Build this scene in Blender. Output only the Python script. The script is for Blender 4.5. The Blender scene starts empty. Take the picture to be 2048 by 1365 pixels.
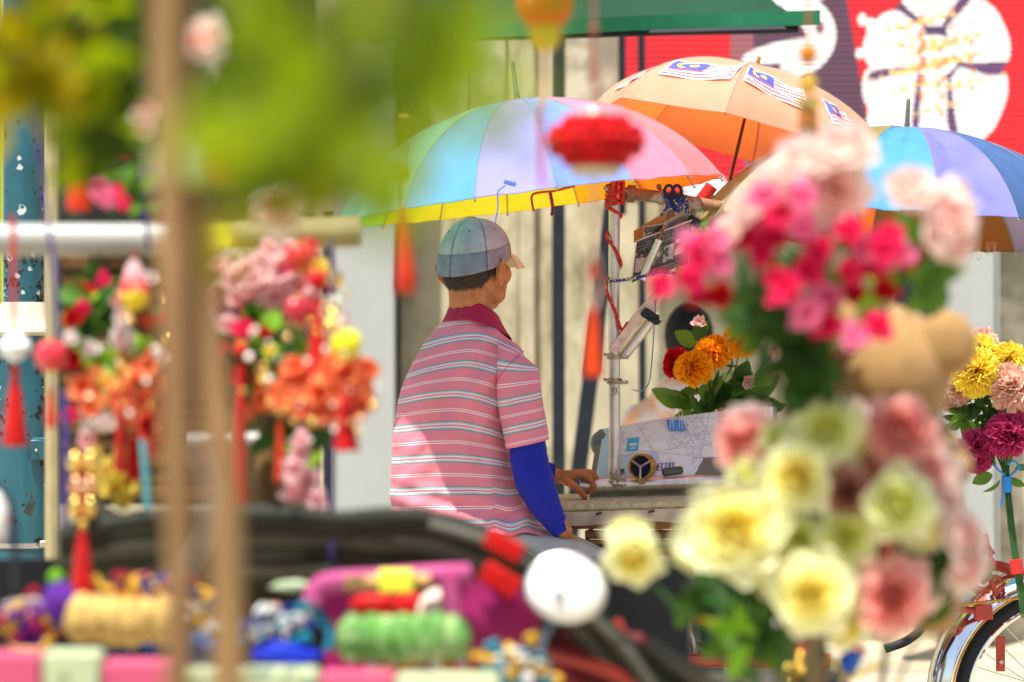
import bpy, math, random
import numpy as np
from mathutils import Vector, Matrix, Euler, noise as mnoise
random.seed(7)
S = bpy.context.scene
PI = math.pi
# ---------------------------------------------------------------- camera
CAM_Z = 1.37
K = 0.36/2048.0                     # one photo pixel per metre of distance
cam_d = bpy.data.cameras.new('camera'); cam = bpy.data.objects.new('camera', cam_d)
S.collection.objects.link(cam); S.camera = cam
cam.location = (0, 0, CAM_Z); cam.rotation_euler = (PI/2, 0, 0)
cam_d.lens = 100; cam_d.sensor_width = 36; cam_d.clip_start = 0.1; cam_d.clip_end = 500
cam_d.dof.use_dof = True; cam_d.dof.focus_distance = 7.95; cam_d.dof.aperture_fstop = 2.2
cam_d.dof.aperture_blades = 0
# ---------------------------------------------------------------- light
SUN_FROM = Vector((-0.22, -0.40, 1.30)).normalized()
w = bpy.data.worlds.new('World'); S.world = w; w.use_nodes = True
nt = w.node_tree; bg = nt.nodes['Background']
sky = nt.nodes.new('ShaderNodeTexSky'); sky.sky_type = 'NISHITA'; sky.sun_disc = False
sky.sun_elevation = math.asin(SUN_FROM.z); sky.sun_rotation = math.atan2(SUN_FROM.x, SUN_FROM.y)
sky.air_density = 1.0; sky.dust_density = 2.0; sky.ozone_density = 0.6
nt.links.new(sky.outputs[0], bg.inputs['Color']); bg.inputs['Strength'].default_value = 0.10
sl = bpy.data.lights.new('sun', 'SUN'); sl.energy = 4.6; sl.angle = math.radians(0.6); sl.color = (1, 0.955, 0.88)
so = bpy.data.objects.new('sun', sl); S.collection.objects.link(so)
so.rotation_euler = (-SUN_FROM).to_track_quat('-Z', 'Y').to_euler(); so.location = (-4, -4, 10)
S.view_settings.view_transform = 'Standard'; S.view_settings.look = 'None'
S.view_settings.exposure = 0.95; S.view_settings.gamma = 1.0
S.view_settings.use_curve_mapping = False
S.render.engine = 'CYCLES'

# ---------------------------------------------------------------- helpers
COL = S.collection
def P(px, py, d):
    return Vector(((px-1024)*K*d, d, CAM_Z-(py-682.5)*K*d))
def lerp(a, b, t): return a+(b-a)*t
def wloc(o):
    v = Vector((0, 0, 0))
    while o is not None:
        v += Vector(o.location); o = o.parent
    return v
def tag(o, label=None, cat=None, group=None, kind=None):
    if label: o['label'] = label
    if cat: o['category'] = cat
    if group: o['group'] = group
    if kind: o['kind'] = kind
    return o
def thing(name, label, cat, loc, group=None):
    o = bpy.data.objects.new(name, None); COL.objects.link(o); o.location = loc
    o.empty_display_size = 0.05
    return tag(o, label, cat, group)
def spline(pts, n=6, closed=False):
    pts = [Vector(p) for p in pts]
    if len(pts) < 3: 
        return [pts[0].lerp(pts[-1], i/n) for i in range(n+1)]
    out = []; m = len(pts)
    rng = range(m) if closed else range(m-1)
    for i in rng:
        if closed: p0, p1, p2, p3 = pts[(i-1) % m], pts[i], pts[(i+1) % m], pts[(i+2) % m]
        else: p0, p1, p2, p3 = pts[max(i-1, 0)], pts[i], pts[i+1], pts[min(i+2, m-1)]
        for k in range(n):
            t = k/n
            out.append(0.5*((2*p1)+(p2-p0)*t+(2*p0-5*p1+4*p2-p3)*t*t+(3*p1-p0-3*p2+p3)*t**3))
    if not closed: out.append(pts[-1])
    return out
def rsp(rs, n=6):
    out = []
    for i in range(len(rs)-1):
        for k in range(n): out.append(lerp(rs[i], rs[i+1], k/n))
    out.append(rs[-1]); return out

class MB:
    def __init__(s): s.v = []; s.f = []; s.t = []; s.mi = []; s.uv = {}
    def add(s, vs, fs, ts=None, mi=0):
        b = len(s.v); s.v += [tuple(v) for v in vs]; s.f += [tuple(b+i for i in f) for f in fs]
        s.t += list(ts) if ts is not None else [0.0]*len(vs); s.mi += [mi]*len(fs); return b
    def box(s, c, size, rot=None, bev=0.0):
        c = Vector(c); sx, sy, sz = size[0]/2, size[1]/2, size[2]/2
        R = rot if rot is not None else Matrix.Identity(3)
        b = min(bev, sx*.9, sy*.9, sz*.9)
        if b <= 0:
            vs = [c+R@Vector((x*sx, y*sy, z*sz)) for x in (-1, 1) for y in (-1, 1) for z in (-1, 1)]
            s.add(vs, [(0, 1, 3, 2), (4, 6, 7, 5), (0, 4, 5, 1), (2, 3, 7, 6), (0, 2, 6, 4), (1, 5, 7, 3)])
        else:
            vs = []; idx = {}
            for x in (-1, 1):
                for y in (-1, 1):
                    for z in (-1, 1):
                        for a in range(3):
                            p = [x*(sx-b), y*(sy-b), z*(sz-b)]
                            p[a] = (x*sx, y*sy, z*sz)[a]
                            idx[(x, y, z, a)] = len(vs); vs.append(c+R@Vector(p))
            fs = []
            for a in range(3):
                o1, o2 = (a+1) % 3, (a+2) % 3
                for sg in (-1, 1):
                    q = []
                    for u, v in ((-1, -1), (1, -1), (1, 1), (-1, 1)):
                        k = [0, 0, 0]; k[a] = sg; k[o1] = u; k[o2] = v; q.append(idx[(*k, a)])
                    fs.append(q if sg > 0 else q[::-1])
                for u in (-1, 1):
                    for v in (-1, 1):
                        q = []
                        for sg, ax in ((-1, o1), (1, o1), (1, o2), (-1, o2)):
                            k = [0, 0, 0]; k[a] = sg; k[o1] = u; k[o2] = v; q.append(idx[(*k, ax)])
                        fs.append(q)
            for x in (-1, 1):
                for y in (-1, 1):
                    for z in (-1, 1): fs.append([idx[(x, y, z, a)] for a in range(3)])
            s.add(vs, fs)
        return s
    def tube(s, path, r, n=10, cap=True, flat=1.0, up=None, ts=None, closed=False):
        path = [Vector(p) for p in path]; m = len(path)
        rs = r if isinstance(r, (list, tuple)) else [r]*m
        fl = flat if isinstance(flat, (list, tuple)) else [flat]*m
        vs = []; tt = []; ref = Vector(up) if up is not None else None; prev = None
        for i, p in enumerate(path):
            if closed: d = path[(i+1) % m]-path[(i-1) % m]
            else: d = path[min(i+1, m-1)]-path[max(i-1, 0)]
            if d.length < 1e-9: d = Vector((0, 0, 1))
            d.normalize()
            if prev is None:
                a = ref if ref is not None else (Vector((0, 0, 1)) if abs(d.z) < .9 else Vector((0, 1, 0)))
            else: a = prev if ref is None else ref
            x = a-d*a.dot(d)
            if x.length < 1e-6: x = d.orthogonal()
            x.normalize(); y = d.cross(x); prev = x
            for k in range(n):
                an = 2*PI*k/n
                vs.append(p+x*math.cos(an)*rs[i]*fl[i]+y*math.sin(an)*rs[i]); tt.append(ts[i] if ts else i/max(m-1, 1))
        fs = []
        for i in range(m if closed else m-1):
            for k in range(n):
                a, b = i*n+k, i*n+(k+1) % n; c = ((i+1) % m)*n
                fs.append((a, b, c+(k+1) % n, c+k))
        if cap and not closed:
            fs.append(tuple(range(n))[::-1]); fs.append(tuple((m-1)*n+k for k in range(n)))
        s.add(vs, fs, tt); return s
    def ell(s, c, r, rot=None, nu=16, nv=10, fn=None, tfn=None):
        c = Vector(c); r = (r, r, r) if isinstance(r, (int, float)) else r
        R = rot if rot is not None else Matrix.Identity(3); vs = []; tt = []
        for j in range(nv+1):
            th = PI*j/nv
            for i in range(nu):
                ph = 2*PI*i/nu
                q = Vector((math.sin(th)*math.cos(ph), math.sin(th)*math.sin(ph), math.cos(th)))
                k = fn(q) if fn else 1.0
                vs.append(c+R@Vector((q.x*r[0]*k, q.y*r[1]*k, q.z*r[2]*k))); tt.append(tfn(q) if tfn else (q.z+1)/2)
        fs = [(j*nu+i, (j+1)*nu+i, (j+1)*nu+(i+1) % nu, j*nu+(i+1) % nu) for j in range(nv) for i in range(nu)]
        s.add(vs, fs, tt); return s
    def lathe(s, prof, c, axis=(0, 0, 1), n=20, fl=1.0, tfn=None, cap=True):
        ax = Vector(axis).normalized(); x = ax.orthogonal().normalized()
        if abs(ax.z) > .99: x = Vector((1, 0, 0))
        y = ax.cross(x); c = Vector(c); vs = []; tt = []
        for j, (r, h) in enumerate(prof):
            for i in range(n):
                a = 2*PI*i/n; vs.append(c+ax*h+(x*math.cos(a)+y*math.sin(a)*fl)*r); tt.append(j/(len(prof)-1))
        m = len(prof)
        fs = [(j*n+i, j*n+(i+1) % n, (j+1)*n+(i+1) % n, (j+1)*n+i) for j in range(m-1) for i in range(n)]
        if cap and prof[0][0] > 1e-5: fs.append(tuple(range(n))[::-1])
        if cap and prof[-1][0] > 1e-5: fs.append(tuple((m-1)*n+k for k in range(n)))
        s.add(vs, fs, tt); return s
    def grid(s, nu, nv, fn, thick=0.0, tf=None, closeu=False):
        vs = [Vector(fn(i/nu, j/nv)) for j in range(nv+1) for i in range(nu+1)]
        tt = [tf(i/nu, j/nv) if tf else j/nv for j in range(nv+1) for i in range(nu+1)]
        W = nu+1
        fs = [(j*W+i, j*W+i+1, (j+1)*W+i+1, (j+1)*W+i) for j in range(nv) for i in range(nu)]
        if thick:
            N = []
            for j in range(nv+1):
                for i in range(nu+1):
                    a = vs[j*W+min(i+1, nu)]-vs[j*W+max(i-1, 0)]; b = vs[min(j+1, nv)*W+i]-vs[max(j-1, 0)*W+i]
                    q = a.cross(b); N.append(q.normalized() if q.length > 1e-12 else Vector((0, 0, 1)))
            o = len(vs); vs2 = [v-n*thick for v, n in zip(vs, N)]
            bnd = [(i, i+1) for i in range(nu)]+[(nv*W+i+1, nv*W+i) for i in range(nu)] + \
                  [((j+1)*W, j*W) for j in range(nv)]+[(j*W+nu, (j+1)*W+nu) for j in range(nv)]
            fs = fs+[tuple(o+k for k in f[::-1]) for f in fs]+[(b, a, a+o, b+o) for a, b in bnd]
            vs = vs+vs2; tt = tt+tt
        s.add(vs, fs, tt); return s
    def poly(s, pts, depth=0.0, mi=0):
        n = len(pts); pts = [Vector(p) for p in pts]
        nn = (pts[1]-pts[0]).cross(pts[2]-pts[0])
        nn.normalize()
        if depth:
            vs = pts+[p-nn*depth for p in pts]
            fs = [tuple(range(n)), tuple(range(2*n-1, n-1, -1))]+[(i, i+n, (i+1) % n+n, (i+1) % n) for i in range(n)]
        else: vs = pts; fs = [tuple(range(n))]
        s.add(vs, fs, None, mi); return s
    def mesh(s, name, mat, smooth=True, sharp=40, local=None):
        me = bpy.data.meshes.new(name)
        vs = s.v if local is None else [(v[0]-local[0], v[1]-local[1], v[2]-local[2]) for v in s.v]
        me.from_pydata(vs, [], s.f)
        a = me.attributes.new('t', 'FLOAT', 'POINT'); a.data.foreach_set('value', s.t)
        mats = mat if isinstance(mat, (list, tuple)) else [mat]
        for m_ in mats: me.materials.append(m_)
        if len(mats) > 1: me.polygons.foreach_set('material_index', s.mi)
        if smooth:
            me.polygons.foreach_set('use_smooth', [True]*len(me.polygons))
            if sharp: me.set_sharp_from_angle(angle=math.radians(sharp))
        me.update(); return me
    def build(s, name, mat, parent=None, smooth=True, sharp=40):
        if parent is not None: o0 = wloc(parent)
        else:
            arr = np.array(s.v); lo, hi = arr.min(0), arr.max(0)
            o0 = Vector(((lo[0]+hi[0])/2, (lo[1]+hi[1])/2, lo[2]))
        if parent is not None:
            me = s.mesh(name, mat, smooth, sharp, o0)
            ob = bpy.data.objects.new(name, me); COL.objects.link(ob); ob.parent = parent
        else:
            me = s.mesh(name, mat, smooth, sharp, o0)
            ob = bpy.data.objects.new(name, me); COL.objects.link(ob); ob.location = o0
        return ob
def put(name, me, parent, loc, rot=None, sc=1.0):
    """a copy of mesh data at a world place under an unrotated parent"""
    ob = bpy.data.objects.new(name, me); COL.objects.link(ob)
    if parent is not None: ob.parent = parent; loc = Vector(loc)-wloc(parent)
    ob.location = loc
    if rot is not None: ob.rotation_euler = rot.to_euler() if isinstance(rot, Matrix) else rot
    ob.scale = (sc, sc, sc) if isinstance(sc, (int, float)) else sc
    return ob
def look_rot(d, spin=0.0):
    """3x3 matrix turning +Z to direction d"""
    q = Vector(d).normalized().to_track_quat('Z', 'Y')
    return q.to_matrix() @ Matrix.Rotation(spin, 3, 'Z')
def soften(ob, levels=1):
    m = ob.modifiers.new('soft', 'SUBSURF'); m.levels = levels; m.render_levels = levels; return ob

# ---------------------------------------------------------------- materials
_MC = {}
def C3(c): return (c[0], c[1], c[2], 1.0)
def mat(name, col, rough=.6, metal=0.0, var=.12, vs=18.0, bump=0.0, bs=120.0, trans=0.0, tcol=None, col2=None, t0=0.0, t1=1.0,
        dirt=None, dirt_s=6.0, dirt_lo=.5, dirt_hi=.7, coat=0.0, sheen=0.0, stretch=(1, 1, 1), wave=None, sub=0.0, rvar=.1, alpha=1.0, ior=1.45, transm=0.0):
    if name in _MC: return _MC[name]
    m = bpy.data.materials.new(name); _MC[name] = m; m.use_nodes = True
    N = m.node_tree.nodes; L = m.node_tree.links; b = N['Principled BSDF']
    tc = N.new('ShaderNodeTexCoord'); mp = N.new('ShaderNodeMapping'); mp.inputs['Scale'].default_value = stretch
    L.new(tc.outputs['Object'], mp.inputs[0])
    nz = N.new('ShaderNodeTexNoise'); nz.inputs['Scale'].default_value = vs; nz.inputs['Detail'].default_value = 5
    L.new(mp.outputs[0], nz.inputs['Vector'])
    base = None
    if col2 is not None:
        at = N.new('ShaderNodeAttribute'); at.attribute_name = 't'
        mr = N.new('ShaderNodeMapRange'); mr.inputs['From Min'].default_value = t0; mr.inputs['From Max'].default_value = t1
        mr.interpolation_type = 'SMOOTHSTEP'
        L.new(at.outputs['Fac'], mr.inputs['Value'])
        mx = N.new('ShaderNodeMix'); mx.data_type = 'RGBA'
        mx.inputs['A'].default_value = C3(col); mx.inputs['B'].default_value = C3(col2)
        L.new(mr.outputs[0], mx.inputs['Factor']); base = mx.outputs['Result']
    else:
        rgb = N.new('ShaderNodeRGB'); rgb.outputs[0].default_value = C3(col); base = rgb.outputs[0]
    if var:
        mr = N.new('ShaderNodeMapRange'); mr.inputs['From Min'].default_value = .3; mr.inputs['From Max'].default_value = .7
        mr.inputs['To Min'].default_value = 1-var; mr.inputs['To Max'].default_value = 1+var
        L.new(nz.outputs['Fac'], mr.inputs['Value'])
        vm = N.new('ShaderNodeVectorMath'); vm.operation = 'SCALE'
        L.new(base, vm.inputs[0]); L.new(mr.outputs[0], vm.inputs['Scale']); base = vm.outputs[0]
    if dirt is not None:
        n2 = N.new('ShaderNodeTexNoise'); n2.inputs['Scale'].default_value = dirt_s; n2.inputs['Detail'].default_value = 8
        n2.inputs['Roughness'].default_value = .65
        L.new(mp.outputs[0], n2.inputs['Vector'])
        mr = N.new('ShaderNodeMapRange'); mr.inputs['From Min'].default_value = dirt_lo; mr.inputs['From Max'].default_value = dirt_hi
        L.new(n2.outputs['Fac'], mr.inputs['Value'])
        mx = N.new('ShaderNodeMix'); mx.data_type = 'RGBA'; mx.inputs['B'].default_value = C3(dirt)
        L.new(base, mx.inputs['A']); L.new(mr.outputs[0], mx.inputs['Factor']); base = mx.outputs['Result']
    L.new(base, b.inputs['Base Color'])
    b.inputs['Metallic'].default_value = metal; b.inputs['IOR'].default_value = ior
    b.inputs['Coat Weight'].default_value = coat; b.inputs['Sheen Weight'].default_value = sheen
    b.inputs['Transmission Weight'].default_value = transm
    if rough > .4 and not metal: b.inputs['Specular IOR Level'].default_value = .22
    if sheen: b.inputs['Sheen Weight'].default_value = sheen*.35
    if rvar:
        mr = N.new('ShaderNodeMapRange'); mr.inputs['To Min'].default_value = max(0.02, rough-rvar); mr.inputs['To Max'].default_value = min(1, rough+rvar)
        L.new(nz.outputs['Fac'], mr.inputs['Value']); L.new(mr.outputs[0], b.inputs['Roughness'])
    else: b.inputs['Roughness'].default_value = rough
    if bump:
        n3 = N.new('ShaderNodeTexNoise'); n3.inputs['Scale'].default_value = bs; n3.inputs['Detail'].default_value = 4
        L.new(mp.outputs[0], n3.inputs['Vector'])
        bp = N.new('ShaderNodeBump'); bp.inputs['Strength'].default_value = bump; bp.inputs['Distance'].default_value = .002
        L.new(n3.outputs['Fac'], bp.inputs['Height']); L.new(bp.outputs[0], b.inputs['Normal'])
    if trans > 0:
        tr = N.new('ShaderNodeBsdfTranslucent')
        if tcol is not None: tr.inputs['Color'].default_value = C3(tcol)
        else: L.new(base, tr.inputs['Color'])
        ms = N.new('ShaderNodeMixShader'); ms.inputs[0].default_value = trans
        L.new(b.outputs[0], ms.inputs[1]); L.new(tr.outputs[0], ms.inputs[2])
        L.new(ms.outputs[0], N['Material Output'].inputs['Surface'])
    return m
def print_mat(name, rough=.6, trans=0.0):
    """flat print: reads the colour attribute laid on a sheet"""
    if name in _MC: return _MC[name]
    m = bpy.data.materials.new(name); _MC[name] = m; m.use_nodes = True
    N = m.node_tree.nodes; L = m.node_tree.links; b = N['Principled BSDF']
    at = N.new('ShaderNodeAttribute'); at.attribute_name = 'Col'
    L.new(at.outputs['Color'], b.inputs['Base Color']); b.inputs['Roughness'].default_value = rough
    if trans:
        tr = N.new('ShaderNodeBsdfTranslucent'); L.new(at.outputs['Color'], tr.inputs['Color'])
        ms = N.new('ShaderNodeMixShader'); ms.inputs[0].default_value = trans
        L.new(b.outputs[0], ms.inputs[1]); L.new(tr.outputs[0], ms.inputs[2])
        L.new(ms.outputs[0], N['Material Output'].inputs['Surface'])
    return m
def raster(name, nx, ny, pos, img, m, parent=None, thick=0.0):
    """a printed sheet: pos(u,v)->point, img = array ny*nx*3 (row 0 at v=0)"""
    W = nx+1
    vs = [tuple(pos(i/nx, j/ny)) for j in range(ny+1) for i in range(nx+1)]
    fs = [(j*W+i, j*W+i+1, (j+1)*W+i+1, (j+1)*W+i) for j in range(ny) for i in range(nx)]
    o0 = wloc(parent) if parent is not None else Vector(vs[0])
    me = bpy.data.meshes.new(name)
    me.from_pydata([(a-o0.x, b-o0.y, c-o0.z) for a, b, c in vs], [], fs)
    at = me.attributes.new('Col', 'FLOAT_COLOR', 'CORNER')
    c = np.ones((ny*nx, 4, 4), dtype=np.float32); c[:, :, :3] = img.reshape(-1, 1, 3)
    at.data.foreach_set('color', c.ravel())
    me.materials.append(m); me.polygons.foreach_set('use_smooth', [True]*len(me.polygons)); me.update()
    ob = bpy.data.objects.new(name, me); COL.objects.link(ob)
    if parent is not None: ob.parent = parent
    else: ob.location = o0
    if thick:
        so_ = ob.modifiers.new('thick', 'SOLIDIFY'); so_.thickness = thick
    return ob
# ================================================================ SETTING
m_ground = mat('ground_asphalt', (.42, .36, .26), .9, var=.15, vs=3, bump=.4, bs=60, dirt=(.25, .21, .15), dirt_s=1.2)
g = MB(); g.grid(40, 40, lambda u, v: (lerp(-60, 60, u), lerp(-20, 120, v), 0.0))
tag(g.build('ground', m_ground), kind='structure')
m_plaster = mat('stained_plaster', (.58, .52, .36), .9, var=.28, vs=2.5, bump=.5, bs=20, dirt=(.22, .19, .11), dirt_s=2.6, dirt_lo=.44, dirt_hi=.64, stretch=(1.3, 1, .6))
m_plaster2 = mat('dark_stained_plaster', (.36, .33, .24), .9, var=.2, vs=5, bump=.5, bs=20, dirt=(.62, .56, .42), dirt_s=5, dirt_lo=.48, dirt_hi=.62)
m_grey = mat('grey_paint', (.40, .42, .40), .7, var=.06, vs=3, dirt=(.40, .41, .38), dirt_s=2.4, dirt_lo=.58, dirt_hi=.75)
m_black = mat('black_steel', (.018, .022, .03), .5, var=.2)
DW = 13.0
wl = thing('plaster_wall', 'long weathered cream plaster wall with dark stains behind the umbrellas', 'wall', (0, DW, 0))
b = MB(); b.box((0, DW+.15, 2.6), (24, .3, 5.2)); b.build('wall_face', m_plaster, wl)
def pxbox(name, x0, x1, y0, y1, d, dep, m, parent=None, bev=.004, lean=0):
    a, c = P(x0, y1, d), P(x1, y0, d)
    q = MB(); q.box(((a.x+c.x)/2, d+dep/2, (a.z+c.z)/2), (c.x-a.x, dep, c.z-a.z), bev=bev)
    return q.build(name, m, parent)
# mouldings and stained bays on the wall
for x0, x1, y0, y1, mm in ((1128, 1250, -150, 330, m_plaster2), (930, 1010, -150, 260, m_plaster2), (1990, 2075, 300, 1180, m_plaster2)):
    pxbox('stained_render', x0, x1, y0, y1, DW-.03, .03, mm, wl, .006)
for x0, x1 in ((905, 935), (1035, 1072)):
    pxbox('pilaster_strip', x0, x1, -150, 1220, DW-.05, .05, m_plaster, wl, .01)
for x0, x1, y0, l, c in ((664, 792, -150, 'wide pale grey door panel standing left of the seated man', 'door panel'),
                         (1880, 1992, 380, 'pale grey pillar behind the carnations at the right', 'pillar')):
    t = thing('grey_pillar' if c == 'pillar' else 'grey_door_panel', l, c, P((x0+x1)/2, 1270, DW-.35))
    pxbox('face_panel', x0, x1, y0, 1256, DW-.35, .28, m_grey, t, .01)
    pxbox('edge_strip', x1+1, x1+7, y0, 1256, DW-.33, .24, m_black if c != 'pillar' else m_grey, t, .003)
def post(x0, y0, x1, y1, wpx, lab, d=12.2):
    q = MB(); a, c = P(x0, y0, d), P(x1, y1, d); q.tube([a, c], wpx*K*d/2, n=4, up=(1, 1, 0))
    return tag(q.build('metal_post', m_black, smooth=False), lab, 'post')
post(1116, -120, 1118, 1239, 36, 'thick dark upright steel post directly right of the man')
post(1228, 380, 1120, 1239, 44, 'slanted dark post leaning against the upright one behind the hanging tassel')
post(1282, -120, 1286, 1239, 20, 'thin dark upright post in front of the red mural')
post(1243, -120, 1245, 430, 20, 'short dark post at the left edge of the red mural')
post(655, 420, 655, 1239, 26, 'dark narrow post at left of the grey door panel')
post(1820, 380, 1828, 1239, 90, 'broad black strip standing in for the dark gap behind the hot pink flowers')  # dark gap beside the pillar, built as a black strip, not a real post
# mural -------------------------------------------------------------
mx0, mx1, my0, my1 = 1250, 2120, -160, 398
DM = 12.7
NX, NY = 400, 250
uu, vv = np.meshgrid((np.arange(NX)+.5)/NX, (np.arange(NY)+.5)/NY)
X = mx0+uu*(mx1-mx0); Y = my1+vv*(my0-my1)
img = np.zeros((NY, NX, 3), np.float32); img[:] = (.62, .010, .020)
rng = np.random.RandomState(3)
def sn(X, Y, s, seed=0):
    r = np.random.RandomState(seed); o = np.zeros_like(X)
    for k in range(6):
        a = r.rand()*6.28; f = (1+k*.5)/s; o += np.sin((X*np.cos(a)+Y*np.sin(a))*f+r.rand()*6.28)/(1+.4*k)
    return o
pur = (X > 1455-8+.10*(Y-100)) & (X < 1500+.19*Y+180-0*(Y)) 
edge = 1452+10*np.sin(Y/60)+np.where(Y > 150, (Y-150)*.25, 0)
pur = (X > edge) & (X < 1693+.17*Y)
img[pur] = (.10, .042, .075)
soft = np.clip((X-edge)/40, 0, 1)
mid = pur & (X < edge+45); img[mid] = (.30, .10, .12)
# pale arched form
arch = (((X-1560)/112)**2+((Y-70)/92)**2 < 1) & ~(((X-1538)/75)**2+((Y-78)/52)**2 < 1) & (X > 1500-.0*Y)
tail = (((X-1575)/92)**2+((Y-103+.18*(X-1575))/22)**2 < 1)
img[(arch & (X > 1560)) | tail | ((((X-1560)/110)**2+((Y+20)/30)**2) < 1)] = (.80, .79, .77)
img[((X-1640)/9)**2+((Y-55)/13)**2 < 1] = (.25, .1, .12)
# round blossom of wide petals with ochre flecks
cx, cy = 1872, 100
dark = np.zeros_like(pur)
pet = np.zeros_like(pur)
q1 = np.full_like(X, 99.); q2 = np.full_like(X, 99.)
for ax, ay, rx, ry, an in ((1788, 88, 62, 74, .5), (1956, 74, 62, 88, -.45), (1868, -20, 70, 78, 0), (1792, 208, 60, 86, .25), (1868, 225, 48, 96, -.08), (1950, 200, 66, 92, .36)):
    c, s_ = math.cos(an), math.sin(an); xx = (X-ax)*c+(Y-ay)*s_; yy = -(X-ax)*s_+(Y-ay)*c
    q = np.abs(xx/rx)**2.3+np.abs(yy/ry)**2.3+.05*sn(X, Y, 30, int(ax))/3
    q2 = np.where(q < q1, q1, np.minimum(q2, q)); q1 = np.minimum(q1, q)
core = ((X-1868)/50)**2+((Y-112)/42)**2 < 1
pet = (q1 < .82) | core
for ax, ay, rx, ry in ((1742, 60, 10, 24), (1740, 175, 16, 38), (1725, 40, 10, 12), (1720, 108, 9, 12), (1748, 250, 16, 30), (1410, 372, 44, 30), (1530, 372, 60, 40)):
    pet |= ((X-ax)/rx)**2+((Y-ay)/ry)**2 < 1
inner = ((X-1868)/150)**2+((Y-118)/165)**2 < 1
img[inner & ~pet & (((X-1868)/120)**2+((Y-130)/150)**2 < 1)] = (.09, .045, .12)
img[pet] = (.80, .79, .76)
dc = np.hypot((X-1868)/110, (Y-115)/120)
gap = pet & inner & ~core & (q2-q1 < .42*np.clip(dc, .4, 1)) & (q2 < 1.5); img[gap] = (.12, .05, .14)
fl = pet & (sn(X, Y, 7, 5) > -.3+2.0*dc) & inner; img[fl] = (.85, .54, .18)
fl = pet & (sn(X, Y, 8, 9) > .5+1.9*dc) & inner; img[fl] = (.72, .24, .10)
mu = thing('mural_banner', 'red printed mural of a white blossom above the blue umbrella', 'mural', P((mx0+mx1)/2, my1, DM))
def mpos(u, v):
    p = P(lerp(mx0, mx1, u), lerp(my1, my0, v), DM); p.y += -.004*abs(math.sin(v*PI*48)); return p
raster('printed_slat_panel', NX, NY, mpos, img, print_mat('print_matt', .75), mu, .004)
q = MB(); q.tube([P(mx0, my1, DM-.01), P(mx1, my1, DM-.01)], .02, n=8); q.build('bottom_rail', m_grey, mu)
# green canopy -------------------------------------------------------
DC = 9.6
m_canopy = mat('green_canvas', (.008, .055, .028), .7, var=.15, vs=4, trans=.15)
m_hem = mat('green_hem', (.015, .15, .07), .6, var=.1)
cn = thing('green_canopy', 'dark green canvas canopy with a lighter hem along the top', 'canopy', P(1250, 60, DC))
E = [(700, 60), (820, 70), (1000, 62), (1150, 55), (1300, 48), (1480, 42), (1640, 38)]
ed = spline([P(x, y, DC+.2*math.sin(x*.01)) for x, y in E], 6)
def cf(u, v):
    i = min(int(u*(len(ed)-1)), len(ed)-2); f = u*(len(ed)-1)-i; p = ed[i].lerp(ed[i+1], f)
    return p+Vector((-.25*v*(u-.2), 1.6*v, .55*v-.10*math.sin(PI*v)+.02*math.sin(u*18)*v*(1-v)))
q = MB(); q.grid(48, 10, cf, .004); q.build('canopy_cloth', m_canopy, cn)
q = MB(); q.grid(48, 2, lambda u, v: cf(u, 0)+Vector((0, -.006, .028-.05*v)), .005); q.build('hem_strip', m_hem, cn)
q = MB(); q.tube([cf(0.05, .02)+Vector((0, .03, -.03)), cf(.95, .02)+Vector((0, .03, -.03))], .012, n=8); q.build('canopy_pole', m_black, cn)

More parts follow.
